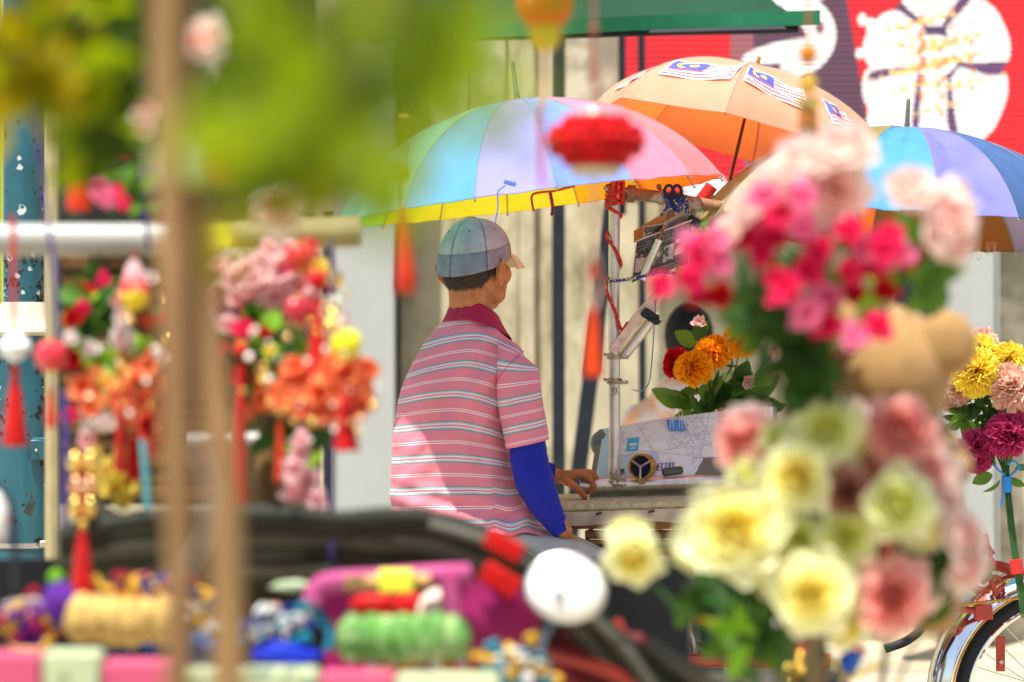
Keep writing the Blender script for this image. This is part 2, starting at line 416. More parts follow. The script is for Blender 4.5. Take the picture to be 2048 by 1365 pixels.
# ================================================================ UMBRELLAS
m_rib = mat('umbrella_rib_steel', (.35, .33, .30), .35, metal=.9, var=.2)
m_shaft = mat('umbrella_shaft_dark', (.05, .025, .015), .4, var=.3, vs=40)
m_tipd = mat('dark_ferrule', (.10, .10, .08), .35, var=.25, vs=60)
m_brass = mat('worn_brass', (.55, .28, .06), .35, metal=.8, var=.3, vs=60)
m_thread = mat('grey_thread', (.28, .28, .30), .8)
def cloth(name, c, k=.38, tc=None): return mat('canopy_'+name, c, .55, dirt=(c[0]*.80, c[1]*.80, c[2]*.78), dirt_s=7, dirt_lo=.48, dirt_hi=.75, var=.05, vs=9, trans=k, tcol=tc, bump=.05, bs=400, rvar=.03)
def umbrella(name, label, cen, axis, R, H, cols, spin, tip=.1, shaft=.45, wrinkle=0.0, tipm=None, sag=.05, dome=1.15, tint=None, rimless=0.0):
    ax = Vector(axis).normalized(); cen = Vector(cen)
    x = Vector((1, 0, 0)); x = (x-ax*x.dot(ax)).normalized(); y = ax.cross(x)
    n = len(cols); u = thing(name, label, 'umbrella', cen-ax*max(shaft, 0))
    sd = math.sin(dome); cd = 1-math.cos(dome)
    def pt(a, s, f=1.0):
        # a in panel units, s 0..1 from apex to rim
        k = a-math.floor(a); mid = 1-(2*k-1)**2
        r = R*math.sin(dome*s)/sd; h = H*(1-(1-math.cos(dome*s))/cd)
        r *= 1-mid*(1-math.cos(PI/n))*.85*1.0 - mid*sag*s*s*.6
        h -= mid*sag*R*.35*math.sin(PI*min(s, 1))*f
        an = spin+2*PI*a/n
        p = cen+x*math.cos(an)*r+y*math.sin(an)*r+ax*h
        p_ = mnoise.noise(Vector((a*2.3, s*3.1, R*9)))*.004*mid**.5+.0022*mnoise.noise(Vector((a*11, s*2.0, R*5)))*s*mid**.5
        p += ax*p_
        if wrinkle:
            w_ = mnoise.noise(Vector((a*3.1, s*7, 1.7)))*math.sin(PI*s)+.5*mnoise.noise(Vector((a*9, s*15, 4.7)))
            p += ax*w_*wrinkle*mid**.5
        return p
    pt.f = None
    NV = 26 if wrinkle else 14
    for i in range(n):
        q = MB(); q.grid(12 if wrinkle else 8, NV, lambda a, s: pt(i+a*.9999+.00005, .02+.98*s))
        pn = q.build('canopy_panel', cloth(*cols[i]), u, sharp=0)
        q = MB(); q.tube([pt(i, .04+.96*k/14)+ax*.0012 for k in range(15)], .0008, n=4); q.build('seam', m_thread, pn)
        # hem seam
        q = MB(); q.tube([pt(i+k/8*.999+.0005, 1.0) for k in range(9)], .0016, n=5); q.build('hem', cloth(*cols[i]), pn)
    for i in range(n):
        q = MB(); q.tube([pt(i, .02+.99*k/12)-ax*.004 for k in range(13)], .0016, n=5)
        q.ell(pt(i, 1.01)-ax*.002, .004, nu=6, nv=4)
        e = pt(i, .55)-ax*.006
        rb = q.build('rib', m_rib, u)
        q = MB(); q.tube([e, cen+ax*(H*.42)], .0014, n=5); q.build('strut', m_rib, rb)
    q = MB(); q.tube([cen+ax*(H-.005), cen-ax*shaft], .005, n=8); q.build('shaft', m_shaft, u)
    q = MB(); q.lathe([(.006, -.02), (.011, -.02), (.013, 0), (.011, .02), (.006, .022)], cen+ax*(H*.42), ax, 10); q.build('runner', m_shaft, u)
    q = MB(); q.lathe([(.0, 0), (.014, .001), (.013, .006), (.0085, .01), (.008, tip*.25), (.007, tip*.26), (.0058, tip*.95), (.003, tip), (0, tip)], cen+ax*(H-.004), ax, 12); q.build('ferrule', tipm or m_tipd, u)
    u_pt = pt; return u, u_pt
RB = {'mint': ('mint', (.24, .66, .50)), 'lime': ('lime', (.42, .86, .08)), 'green': ('green', (.10, .55, .12)), 'sky': ('sky_blue', (.13, .44, .74)),
      'lav': ('lavender', (.34, .34, .74)), 'peri': ('periwinkle', (.22, .34, .76)), 'pink': ('pink', (.80, .27, .40)), 'rose': ('rose', (.84, .24, .27)),
      'redor': ('red_orange', (.90, .17, .03)), 'or': ('orange', (.92, .30, .01)), 'gold': ('golden', (.94, .52, .01)), 'yel': ('yellow', (.95, .84, .03)),
      'peach': ('peach', (.93, .50, .33), .5, (1.0, .17, .02)), 'den': ('faded_denim', (.06, .12, .28), .2), 'lav3': ('dusty_lavender', (.20, .20, .50), .25), 'sky3': ('dusty_sky', (.09, .32, .60), .3), 'blue': ('bright_blue', (.03, .25, .80)), 'mauve': ('mauve', (.30, .25, .38), .2),
      'olive': ('olive', (.32, .26, .10)), 'brown': ('brown', (.26, .09, .02), .3), 'or2': ('deep_orange', (.85, .13, .02)), 'tan': ('tan', (.60, .42, .22)), 'violet': ('pale_blue', (.45, .62, .88))}
def cl(s): return [RB[k] for k in s.split()]
# camera side is angle -90deg; panels go counter-clockwise seen from above: right(0) -> far(90) -> left(180) -> near(270)
A1 = Vector((-.125, .00, 1))
u1, pt1 = umbrella('rainbow_umbrella', 'open rainbow umbrella of pastel panels right above the man in the cap', P(1060, 402, 8.0), A1, .55, .285,
    cl('redor or gold yel yel yel lime green mint mint sky lav peri pink rose rose'), PI/16*.6, shaft=-.10, tip=.115, sag=.03, dome=1.12)
A2 = Vector((.24, .05, 1))
u2, pt2 = umbrella('peach_umbrella', 'peach orange umbrella with paper flags taped on, leaning right', P(1480, 277, 8.6), A2, .462, .225,
    cl('peach peach peach peach peach peach peach peach'), math.radians(-100), tip=.035, shaft=.16, sag=.07, tipm=m_brass, dome=1.35)
A3 = Vector((.06, .055, 1))
u3, pt3 = umbrella('blue_umbrella', 'wrinkled blue and lavender umbrella at the right edge', P(1803, 462, 8.35), A3, .60, .30,
    cl('mauve mauve brown brown redor brown brown olive olive tan olive sky3 lav3 den den den'), PI/16*.15, shaft=.02, tip=.095, sag=.05, wrinkle=.014, dome=1.2)
# flags taped on the peach umbrella
def flag_img(nx=96, ny=56):
    im = np.zeros((ny, nx, 3), np.float32)
    for j in range(ny):
        im[j] = (.78, .05, .07) if (int((1-(j+.5)/ny)*14) % 2 == 0) else (.85, .85, .85)
    U, V = np.meshgrid((np.arange(nx)+.5)/nx*2, (np.arange(ny)+.5)/ny)
    ca = (U < 1.0) & (V > 6/14); im[ca] = (.09, .11, .50)
    cr = ((U-.40)**2+(V-.715)**2 < .21**2) & ~((U-.47)**2+(V-.715)**2 < .18**2)
    im[cr] = (.90, .70, .02)
    r = np.hypot(U-.62, V-.715); an = np.arctan2(V-.715, U-.62)
    st = r < .085+.05*np.abs(np.cos(an*7)); im[st] = (.90, .70, .02)
    # white paper margin
    m_ = (U < .05) | (U > 1.95) | (V < .05) | (V > .95); im[m_] = (.85, .85, .85)
    return im
FI = flag_img()
def paper_flag(label, corners):
    # corners: (a,s) at top-left, top-right, bottom-right, bottom-left on umbrella 2
    def pos(u, v):
        a = lerp(lerp(corners[3][0], corners[2][0], u), lerp(corners[0][0], corners[1][0], u), v)
        s = lerp(lerp(corners[3][1], corners[2][1], u), lerp(corners[0][1], corners[1][1], u), v)
        n_ = (pt2(a, s)-P(1480, 320, 8.6)).normalized()
        return pt2(a, s)+n_*(.004+.0035*math.sin(u*9+v*4)*math.sin(v*7+1))
    o = raster('paper_flag', 96, 56, pos, FI, print_mat('print_paper', .6, .25), None, .0006)
    return tag(o, label, 'flag', 'paper flags taped on the peach umbrella')
paper_flag('striped paper flag on the middle near panel of the peach umbrella', [(7.02, .50), (7.98, .40), (7.93, .68), (7.12, .72)])
paper_flag('striped paper flag with bold blue canton on the right panel of the peach umbrella', [(8.05, .40), (8.80, .55), (8.72, .78), (8.06, .66)])
paper_flag('small curled paper flag at the left rim of the peach umbrella', [(6.25, .62), (6.85, .55), (6.85, .78), (6.25, .85)])
paper_flag('paper flag at the far right rim of the peach umbrella', [(8.95, .62), (9.5, .62), (9.5, .85), (8.95, .85)])
# ================================================================ SEATED MAN
D0 = 7.95
def ramp_mat(name, stops, rough=.8, base_noise=.06, bump=.25):
    m = mat(name, (1, 1, 1), rough, var=base_noise, vs=10, bump=bump, bs=900, sheen=.25, trans=.12)
    N = m.node_tree.nodes; L = m.node_tree.links
    at = N.new('ShaderNodeAttribute'); at.attribute_name = 't'
    ad = N.new('ShaderNodeMath'); ad.operation = 'ADD'; ad.inputs[1].default_value = 10.5
    fr = N.new('ShaderNodeMath'); fr.operation = 'FRACT'
    nz = N.new('ShaderNodeTexNoise'); nz.inputs['Scale'].default_value = 14
    ns = N.new('ShaderNodeMath'); ns.operation = 'MULTIPLY_ADD'; ns.inputs[1].default_value = .05; 
    tc = N.new('ShaderNodeTexCoord'); L.new(tc.outputs['Object'], nz.inputs['Vector'])
    L.new(nz.outputs['Fac'], ns.inputs[0]); L.new(at.outputs['Fac'], ns.inputs[2])
    L.new(ns.outputs[0], ad.inputs[0]); L.new(ad.outputs[0], fr.inputs[0])
    cr = N.new('ShaderNodeValToRGB'); cr.color_ramp.interpolation = 'CONSTANT'
    e = cr.color_ramp.elements
    e[0].position = 0; e[0].color = C3(stops[0][1]); e[1].position = stops[1][0]; e[1].color = C3(stops[1][1])
    for p_, c_ in stops[2:]:
        k = e.new(p_); k.color = C3(c_)
    L.new(fr.outputs[0], cr.inputs[0])
    for n_ in N:
        if n_.type == 'RGB':
            for l_ in list(n_.outputs[0].links):
                L.new(cr.outputs[0], l_.to_socket)
    return m
pk = (.70, .22, .28); wh = (.80, .76, .78); gy = (.22, .27, .30); gl = (.42, .47, .48)
m_shirt = ramp_mat('striped_jersey', [(0, pk), (.022, wh), (.045, pk), (.345, gy), (.385, gl), (.43, wh), (.462, pk), (.50, pk), (.52, wh), (.55, gl), (.59, gy), (.635, pk), (.955, wh), (.978, pk)])
m_collar = mat('maroon_collar', (.33, .012, .055), .8, var=.1, bump=.3, bs=700, sheen=.2)
m_skin = mat('tanned_skin', (.42, .165, .062), .5, var=.2, vs=38, bump=.6, bs=220, dirt=(.30, .095, .035), dirt_s=26, dirt_lo=.5, dirt_hi=.72)
sk = m_skin.node_tree.nodes['Principled BSDF']; sk.inputs['Subsurface Weight'].default_value = .12; sk.inputs['Subsurface Scale'].default_value = .01
sk.inputs['Subsurface Radius'].default_value = (1, .35, .2)
m_hair = mat('greying_hair', (.050, .035, .026), .75, var=.5, vs=260, bump=.8, bs=500, stretch=(1, 1, .2))
m_blue = mat('royal_blue_sleeve', (.008, .014, .27), .75, var=.12, vs=30, bump=.3, bs=800, sheen=.15)
m_pants = mat('pale_grey_trousers', (.34, .335, .31), .85, var=.08, bump=.3, bs=500, sheen=.2)
m_capb = mat('faded_blue_cap', (.27, .30, .325), .85, var=.14, vs=35, bump=.35, bs=700, dirt=(.40, .44, .40), dirt_s=14, dirt_lo=.42, dirt_hi=.75)
m_capp = mat('faded_mauve_cap', (.34, .30, .31), .85, var=.12, vs=35, bump=.35, bs=700, dirt=(.52, .42, .40), dirt_s=14, dirt_lo=.45, dirt_hi=.75)
m_capband = mat('darker_cap_band', (.17, .20, .235), .85, var=.18, vs=40, bump=.35, bs=700)
m_capband2 = mat('darker_mauve_band', (.25, .215, .23), .85, var=.18, vs=40, bump=.35, bs=700)
m_brim = mat('tan_brim', (.60, .46, .30), .8, var=.1, bump=.2, bs=500)
m_navy = mat('navy_thread', (.012, .022, .06), .7)
m_eye = mat('eye_white', (.7, .68, .64), .2); 
man = thing('person', 'seated man seen from behind in pink striped polo shirt, faded cap and blue arm sleeves', 'person', P(930, 1150, D0))
TH = math.radians(34); HF = Vector((math.sin(TH), math.cos(TH), 0)); HR = Vector((math.cos(TH), -math.sin(TH), 0)); HU = Vector((0, 0, 1))
hc = P(949, 535, D0); HS = 1.07
RH = Matrix((HR, HF, HU)).transposed()
def hd(l, f, u): return hc+(HR*l+HF*f+HU*u)*HS
def capsule(q, pts, rs, n=14, sub=4):
    pts = spline(pts, sub) if len(pts) > 2 else [Vector(p).lerp(Vector(pts[1]), k/sub) for p in pts[:1] for k in range(sub+1)]
    rr = rsp(rs, sub) if len(rs) > 2 else [lerp(rs[0], rs[1], k/sub) for k in range(sub+1)]
    q.tube(pts, rr, n=n); q.ell(pts[0], rr[0], nu=n, nv=8); q.ell(pts[-1], rr[-1], nu=n, nv=8)
def voxel(q, name, m, parent, size, smooth_it=4):
    me = bpy.data.meshes.new('tmp'); me.from_pydata(q.v, [], q.f)
    ob = bpy.data.objects.new('tmp', me); COL.objects.link(ob)
    r = ob.modifiers.new('r', 'REMESH'); r.mode = 'VOXEL'; r.voxel_size = size; r.use_smooth_shade = True
    s_ = ob.modifiers.new('s', 'SMOOTH'); s_.factor = .5; s_.iterations = smooth_it
    dg = bpy.context.evaluated_depsgraph_get(); ev = ob.evaluated_get(dg)
    nm = bpy.data.meshes.new_from_object(ev, depsgraph=dg)
    bpy.data.objects.remove(ob); nm.name = name
    nm.transform(Matrix.Translation(-wloc(parent)))
    nm.materials.clear(); nm.materials.append(m)
    nm.polygons.foreach_set('use_smooth', [True]*len(nm.polygons))
    o = bpy.data.objects.new(name, nm); COL.objects.link(o); o.parent = parent; return o
b = MB()
# head
b.ell(hd(0, -.004, .012), (.078*HS, .096*HS, .103*HS), RH, 24, 16)
b.ell(hd(0, .030, -.058), (.064*HS, .060*HS, .058*HS), RH)           # jaw
b.ell(hd(0, .046, -.030), (.067*HS, .050*HS, .080*HS), RH); b.ell(hd(0, .066, -.090), (.030*HS, .026*HS, .022*HS), RH)           # chin
for s_ in (-1, 1):
    b.ell(hd(s_*.048, .050, -.018), (.028*HS, .034*HS, .030*HS), RH)  # cheekbone
    b.ell(hd(s_*.054, .026, -.066), (.020*HS, .030*HS, .030*HS), RH)  # jaw angle
    capsule(b, [hd(s_*.05, .075, .026), hd(s_*.012, .092, .024)], [.010, .010])  # brow
    # ear: outer rim, lobe and bowl
    e0 = lambda f, u, o=0: hd(s_*(.084+o*1.1), -.008+f, -.016+u)
    capsule(b, spline([e0(.016, .000, -.006), e0(.014, .022, .004), e0(-.003, .034, .012), e0(-.019, .022, .017), e0(-.019, .000, .015), e0(-.010, -.020, .008), e0(.004, -.031, .000)], 2),
            [.0045]*13, n=8, sub=1)
    b.ell(e0(0, .002, .004), (.009, .021, .034), RH)
    b.ell(e0(.004, -.028, .001), (.006, .009, .010), RH)
capsule(b, [hd(0, .090, .018), hd(0, .104, -.006), hd(0, .114, -.022)], [.009, .011, .014])
for s_ in (-1, 1): b.ell(hd(s_*.013, .103, -.025), .009)
capsule(b, [hd(-.024, .086, -.058), hd(0, .097, -.056), hd(.024, .086, -.058)], [.006, .009, .006])
capsule(b, [hd(-.020, .084, -.069), hd(0, .094, -.069), hd(.020, .084, -.069)], [.006, .009, .006])
# neck
nb = P(945, 668, D0+.005)
capsule(b, [hd(0, -.022, -.03), hd(0, -.020, -.085), nb], [.062, .060, .066])
# trapezius and torso under the shirt
capsule(b, [P(880, 725, D0), P(945, 690, D0), P(1005, 725, D0)], [.045, .06, .045])
for y_, xl, xr in ((740, 830, 1020), (800, 820, 1005), (860, 812, 1000), (930, 806, 1015), (1000, 806, 1030), (1055, 815, 1045), (1100, 830, 1050)):
    c = P((xl+xr)/2, y_, D0); b.ell(c, ((xr-xl)/2*K*D0*.93, .092, .085))
# arms
elbR = P(1070, 985, 7.83)
capsule(b, [P(1024, 752, 7.88), P(1045, 830, 7.84), elbR], [.040, .040, .038])
capsule(b, [elbR, P(1098, 1025, 7.83), P(1128, 1062, 7.84)], [.038, .034, .024])
elbL = P(1030, 940, 8.22)
capsule(b, [P(868, 745, 8.05), P(940, 850, 8.20), elbL], [.046, .040, .036])
capsule(b, [elbL, P(1075, 948, 8.24), P(1114, 953, 8.24)], [.036, .031, .023])
# legs
capsule(b, [P(940, 1120, 7.86), P(1110, 1145, 7.82), P(1275, 1225, 7.84)], [.065, .060, .045])
capsule(b, [P(940, 1120, 8.05), P(1110, 1140, 8.10), P(1270, 1215, 8.12)], [.065, .060, .045])
capsule(b, [P(1275, 1225, 7.84), P(1255, 1380, 7.86), P(1240, 1530, 7.88)], [.055, .050, .036])
capsule(b, [P(1270, 1215, 8.12), P(1300, 1370, 8.12), P(1300, 1500, 8.12)], [.055, .050, .036])
for bx, by, dd in ((1240, 1545, 7.88), (1300, 1515, 8.12)):
    capsule(b, [P(bx-15, by+15, dd), P(bx+60, by+28, dd), P(bx+120, by+36, dd)], [.042, .036, .026])
body_mb = b
# hands -----------------------------------------------------------------
def hand(q, wr, kn, fingers, thumb):
    """wr wrist point, kn list of 4 knuckles, fingers list of 4 joint lists, thumb joint list"""
    kc = (kn[1]+kn[2])/2
    for k_ in kn: capsule(q, [Vector(wr).lerp(k_, .12), Vector(wr).lerp(k_, .6), k_], [.0165, .0125, .0095], n=10)
    for k_, fj, r in zip(kn, fingers, (.0098, .0100, .0095, .0084)):
        pts = [k_]+fj; capsule(q, pts, [r, r*.98, r*.9, r*.78][:len(pts)], n=10)
        for j in pts[:-1]: q.ell(j, r*1.1, nu=10, nv=6)
    capsule(q, [Vector(wr).lerp(thumb[0], .3)]+thumb, [.014, .0125, .0105, .0085][:len(thumb)+1], n=10)
RD = 8.24                      # distance of the rail he holds
hb = MB()
kn = [P(1158, 949, RD-.032), P(1163, 945, RD-.012), P(1163, 946, RD+.009), P(1158, 951, RD+.028)]
fg = [[P(1178, 955, RD-.034), P(1187, 972, RD-.026), P(1181, 986, RD-.014)],
      [P(1184, 947, RD-.014), P(1194, 962, RD+.004), P(1190, 980, RD+.014)],
      [P(1182, 950, RD+.014), P(1190, 968, RD+.028), P(1182, 985, RD+.022)],
      [P(1172, 956, RD+.034), P(1180, 974, RD+.036), P(1172, 986, RD+.026)]]
hand(hb, P(1114, 953, RD), kn, fg, [P(1138, 966, RD-.030), P(1157, 979, RD-.044), P(1174, 1000, RD-.036)])
hb.ell(P(1135, 956, RD), (.026, .024, .017))
for i_ in range(4):             # tendons
    capsule(hb, [P(1120, 944+i_*1.5, RD-.016+.008*i_), kn[i_]+Vector((0, 0, .006))], [.0035, .004], n=6)
voxel(hb, 'left_hand', m_skin, man, .0019, 2)
hb = MB()
kn = [P(1138, 1074, 7.870), P(1141, 1073, 7.892), P(1142, 1074, 7.914), P(1141, 1077, 7.934)]
fg = [[P(1146, 1083, 7.90), P(1150, 1094, 7.92), P(1149, 1104, 7.93)], [P(1149, 1082, 7.925), P(1154, 1093, 7.945), P(1153, 1104, 7.95)],
      [P(1150, 1084, 7.95), P(1154, 1096, 7.965), P(1153, 1106, 7.97)], [P(1148, 1088, 7.965), P(1151, 1099, 7.98), P(1150, 1108, 7.985)]]
hand(hb, P(1126, 1062, 7.845), kn, fg, [P(1130, 1076, 7.86), P(1136, 1090, 7.875), P(1140, 1102, 7.885)])
voxel(hb, 'right_hand', m_skin, man, .0022, 2)
voxel(body_mb, 'body', m_skin, man, .0036, 4)
for s_ in (-1, 1):
    q = MB(); q.ell(hd(s_*.033, .0835, .006), .0125*HS, nu=14, nv=10); q.build('eye', m_eye, man)
m_nail = mat('fingernail', (.62, .40, .30), .3)
q = MB(); q.ell(P(1175.5, 999, RD-.0435), (.006, .002, .007)); q.build('nail', m_nail, man)
# hair -----------------------------------------------------------------
def azdir(az): return -HF*math.cos(az)+HR*math.sin(az)            # az 0 = back of the head
def cap_edge(az): return .006-.034*math.cos(az)+.012*max(0, -math.cos(az))
def skull(az, z):
    k = max(0.0, 1-((z-.012)/.103)**2)**.5
    lo = max(0.0, (-.02-z)/.06)
    return hc+(HR*math.sin(az)*(.0795*k+.0)+(-HF)*math.cos(az)*(.0985*k+.004*lo)+HU*z+HF*(-.004))*HS
def hair_low(az):
    a = abs(az)/PI*180
    return -.078 if a < 42 else lerp(-.078, -.004, min(1, (a-42)/44))
q = MB()
q.grid(60, 14, lambda u, v: (lambda az: skull(az, lerp(hair_low(az)+.002*mnoise.noise(Vector((az*30, 0, 3))), cap_edge(az)+.02, v)))(math.radians(lerp(-100, 100, u))))
hair = q.build('hair', m_hair, man)
q = MB()
for k in range(7500):
    az = math.radians(random.uniform(-97, 97)); lo, hi = hair_low(az)-.012, cap_edge(az)+.003
    z = lerp(lo, hi, random.random()**.75)
    if z > hi: continue
    p = skull(az, z); n_ = azdir(az); L_ = random.uniform(.004, .009)*(1 if z > lo+.012 else .55)
    dn = (HU*-1*.85+n_*.34+HR*random.uniform(-.3, .3)).normalized(); s2 = n_.cross(HU)*random.uniform(.00025, .0005)
    q.add([p-s2+n_*.0006, p+s2+n_*.0006, p+dn*L_], [(0, 1, 2)])
hs = q.build('hair_strands', mat('hair_strand', (.085, .062, .048), .6, var=.6, vs=150), hair, smooth=False); hs['kind'] = 'stuff'
# cap ------------------------------------------------------------------
capt = MB(); capo = thing('cap', None, None, hc); capo.parent = man; capo.location = hc-wloc(man)
del_keys = [k for k in ('label', 'category') if k in capo.keys()]
for k in del_keys: del capo[k]
CR = (.0905*HS, .1075*HS, .128*HS)
def capp(az, s):
    """s 0 at the top button, 1 at the edge"""
    ze = cap_edge(az)*HS; el = s
    zt = CR[2]; z = ze+(zt-ze)*math.cos(el*PI/2)**.92
    r = math.sin(el*PI/2)**.86
    bul = 1+.012*math.cos(6*(az))*-1*(1-s)*s*4*.35
    nn = 1+.006*mnoise.noise(Vector((az*2.3, s*4, 0)))
    return hc+(HR*math.sin(az)*CR[0]-HF*math.cos(az)*CR[1])*r*bul*nn+HU*z-HF*.003
for i in range(6):
    a0, a1 = math.radians(60*i), math.radians(60*i+60)
    mauve = i in (1, 2, 3)
    q = MB(); q.grid(12, 14, lambda u, v: capp(lerp(a0, a1, u), .02+v*.76), .0012)
    pn = q.build('cap_panel', m_capp if mauve and i != 0 else m_capb, capo, sharp=0)
    q = MB(); q.grid(12, 5, lambda u, v: capp(lerp(a0, a1, u), .78+v*.22), .0012)
    q.build('sweat_band', m_capband2 if mauve else m_capband, pn, sharp=0)
    for da in (-.028, .028, 0):
        q = MB(); q.tube([capp(a0+da*max(.15, k/22), .03+k/22*.97)+azdir(a0)*.0006 for k in range(23)], .0005 if da else .0011, n=5)
        q.build('seam', m_navy, pn)
    pe = capp((a0+a1)/2, .47); ax_ = (pe-hc).normalized()
    q = MB(); q.lathe([(.0, .0012), (.0030, .0014), (.0034, .0006), (.0034, -.001)], pe, ax_, 12); q.build('eyelet', m_navy, pn)
q = MB(); q.lathe([(.008, 0), (.008, .002), (.005, .005), (0, .0055)], hc+HU*(CR[2]-.002)-HF*.003, (0, 0, 1), 14); q.build('button', m_navy, capo)
def brim(u, v, off=0):
    a = math.radians(180+lerp(-62, 62, u)); p = capp(a, .985)
    k = math.cos(math.radians(lerp(-62, 62, u))*1.25)
    ext = .092*HS*max(0, k)**.45*v
    lat = math.sin(math.radians(lerp(-62, 62, u)))
    sp = p+HF*ext+HR*lat*.012*v
    sp.z = hc.z+(.040-.010*abs(lat)**2-.026*v*v-.010*v)*HS+off
    return sp
q = MB(); q.grid(24, 8, brim, .0035); q.build('brim', m_brim, capo)
# polo shirt -------------------------------------------------------------
shirt = thing('polo_shirt', None, None, P(930, 1060, D0)); shirt.parent = man; shirt.location = P(930, 1060, D0)-wloc(man)
for k in ('label', 'category'):
    if k in shirt.keys(): del shirt[k]
RG = [(618, 905, 990, 0, 30, .052), (636, 884, 1008, 8, 36, .072), (655, 860, 1038, 14, 36, .090), (675, 843, 1054, 22, 42, .102), (705, 822, 1056, 28, 44, .112),
      (735, 810, 1048, 26, 42, .120), (765, 801, 1034, 20, 38, .122), (800, 795, 1022, 16, 34, .122), (850, 788, 1018, 10, 28, .122), (900, 783, 1026, 8, 20, .120),
      (950, 779, 1038, 6, 10, .120), (985, 778, 1047, 6, 2, .122), (1012, 782, 1056, 4, 0, .128), (1035, 783, 1085, 0, 2, .142), (1064, 790, 1118, 0, 6, .165)]
RA = np.array(RG, float); ri = np.arange(len(RG))
def stripe_t(y): return float(np.interp(y, [560, 615, 676, 729, 788, 850, 915, 979, 1045, 1110], [-2, -1, 0, 1, 2, 3, 4, 5, 6, 7]))
def shirt_pt(u, v):
    i = v*(len(RG)-1)
    cy, xl, xr, dl, dr, hdp = [float(np.interp(i, ri, RA[:, k])) for k in range(6)]
    if v > 0 and v < 1:   # smooth the table
        for k_, e in enumerate(()): pass
    a = u*2*PI; c, s_ = math.cos(a), math.sin(a)
    ex = .82
    X_ = math.copysign(abs(c)**ex, c); Y_ = math.copysign(abs(s_)**ex, s_)
    hw = (xr-xl)/2; cx_ = (xl+xr)/2
    drop = (dl if X_ < 0 else dr)*abs(X_)**1.7
    f = 0
    back = max(0, -Y_)
    pxx = cx_+X_*hw; y_ = cy+drop
    # shoulder-blade and spine relief, then cloth folds
    rel = .010*math.exp(-((pxx-845)/38)**2-((y_-770)/60)**2)+.012*math.exp(-((pxx-965)/38)**2-((y_-780)/60)**2)-.008*math.exp(-((pxx-905)/22)**2-((y_-800)/120)**2)
    q_ = Vector((pxx*.011+y_*.006, y_*.0075-pxx*.004, 3.3))
    fold = mnoise.noise(q_*2.2)*.011*min(1, max(0, (y_-700)/120))+mnoise.noise(q_*5)*.004
    low = max(0, min(1, (y_-930)/90))
    # diagonal pull towards the hip and gathers over the thigh
    fold += .011*low*math.sin((pxx+y_*1.6)*.075)*max(0, min(1, (pxx-930)/90))
    fold += .005*low*math.sin((y_-.25*pxx)*.16)
    dg_ = (pxx+ (y_-700)*.9-1010)/60; fold += .006*math.sin(dg_*5)*math.exp(-(dg_/2.2)**2)*max(0, min(1, (pxx-850)/90))
    arm = math.exp(-((pxx-1000)/26)**2-((y_-850)/110)**2)
    fold -= .012*arm*abs(math.sin((y_+pxx*.9)*.05))
    r = rel+fold
    p = P(pxx, y_, D0); 
    return Vector((p.x+X_*r*.5, D0+Y_*(hdp+r), p.z+(.006*math.sin(pxx*.09+1)*low*(pxx > 985)-.025*low*max(0, (pxx-1020)/70)*0)))
def smooth_tab():
    pass
q = MB(); NU, NVV = 120, 110
def shirt_t(u, v):
    cy = float(np.interp(v*(len(RG)-1), ri, RA[:, 0]))
    return stripe_t(cy)
# resample table smoothly
tt_ = np.linspace(0, len(RG)-1, 57); sm = []
for k in range(6):
    y_ = np.interp(tt_, ri, RA[:, k]); ker = np.array([1, 2, 3, 2, 1])/9.; yp = np.pad(y_, 2, mode='edge'); sm.append(np.convolve(yp, ker, 'valid'))
RA = np.array(sm).T; ri = np.linspace(0, len(RG)-1, 57)
q.grid(NU, NVV, shirt_pt, tf=shirt_t)
q.build('shirt_body', m_shirt, shirt, sharp=0)
def sleeve(q, ax, rad, t_of, tilt, yflat=1.0, nu=48, nv=40, hem=True):
    cen = spline(ax, 8); m = len(cen); rr = np.interp(np.linspace(0, 1, m), np.linspace(0, 1, len(rad)), rad)
    def fn(u, v):
        i = min(int(v*(m-1)), m-2); f = v*(m-1)-i; c = cen[i].lerp(cen[i+1], f); r = lerp(rr[i], rr[i+1], f)
        a = u*2*PI; wob = 1+.045*math.sin(3*a+v*9)+.04*mnoise.noise(Vector((math.cos(a)*1.4, math.sin(a)*1.4, v*3)))
        x = math.cos(a)*r*wob; y = math.sin(a)*r*wob*yflat
        return Vector((c.x+x, c.y+y, c.z+tilt(v)*x))
    q.grid(nu, nv, fn, tf=lambda u, v: t_of(u, v))
sy = [(1022, 700), (1034, 735), (1040, 790), (1046, 840), (1054, 889)]
syy = np.linspace(0, 1, 5)
def sl_t(u, v):
    y_ = float(np.interp(v, syy, [p_[1] for p_ in sy])); return float(np.interp(y_, [675, 738, 801, 854, 905], [-1, 0, 1, 2, 3]))
q = MB(); sleeve(q, [P(x, y, 7.86-.02*i/4) for i, (x, y) in enumerate(sy)], [.034, .057, .060, .0585, .058], sl_t, lambda v: lerp(-.5, .22, min(1, v*2.2)))
so_ = q.build('sleeve', m_shirt, shirt, sharp=0); sd_ = so_.modifiers.new('thick', 'SOLIDIFY'); sd_.thickness = .0012
q = MB(); sleeve(q, [P(868, 720, 8.02), P(880, 790, 8.1), P(905, 850, 8.16)], [.045, .06, .06], sl_t, lambda v: 0)
q.build('sleeve', m_shirt, shirt, sharp=0)
# sleeve head seam
q = MB(); q.tube(spline([P(1048, 702, 7.835), P(1022, 725, 7.792), P(1000, 752, 7.790), P(991, 775, 7.80)], 5), .0009, n=5); q.build('seam', m_collar, shirt)
# yoke stitching on the back
def on_back(px, py):
    best = None
    return P(px, py, D0-.108)
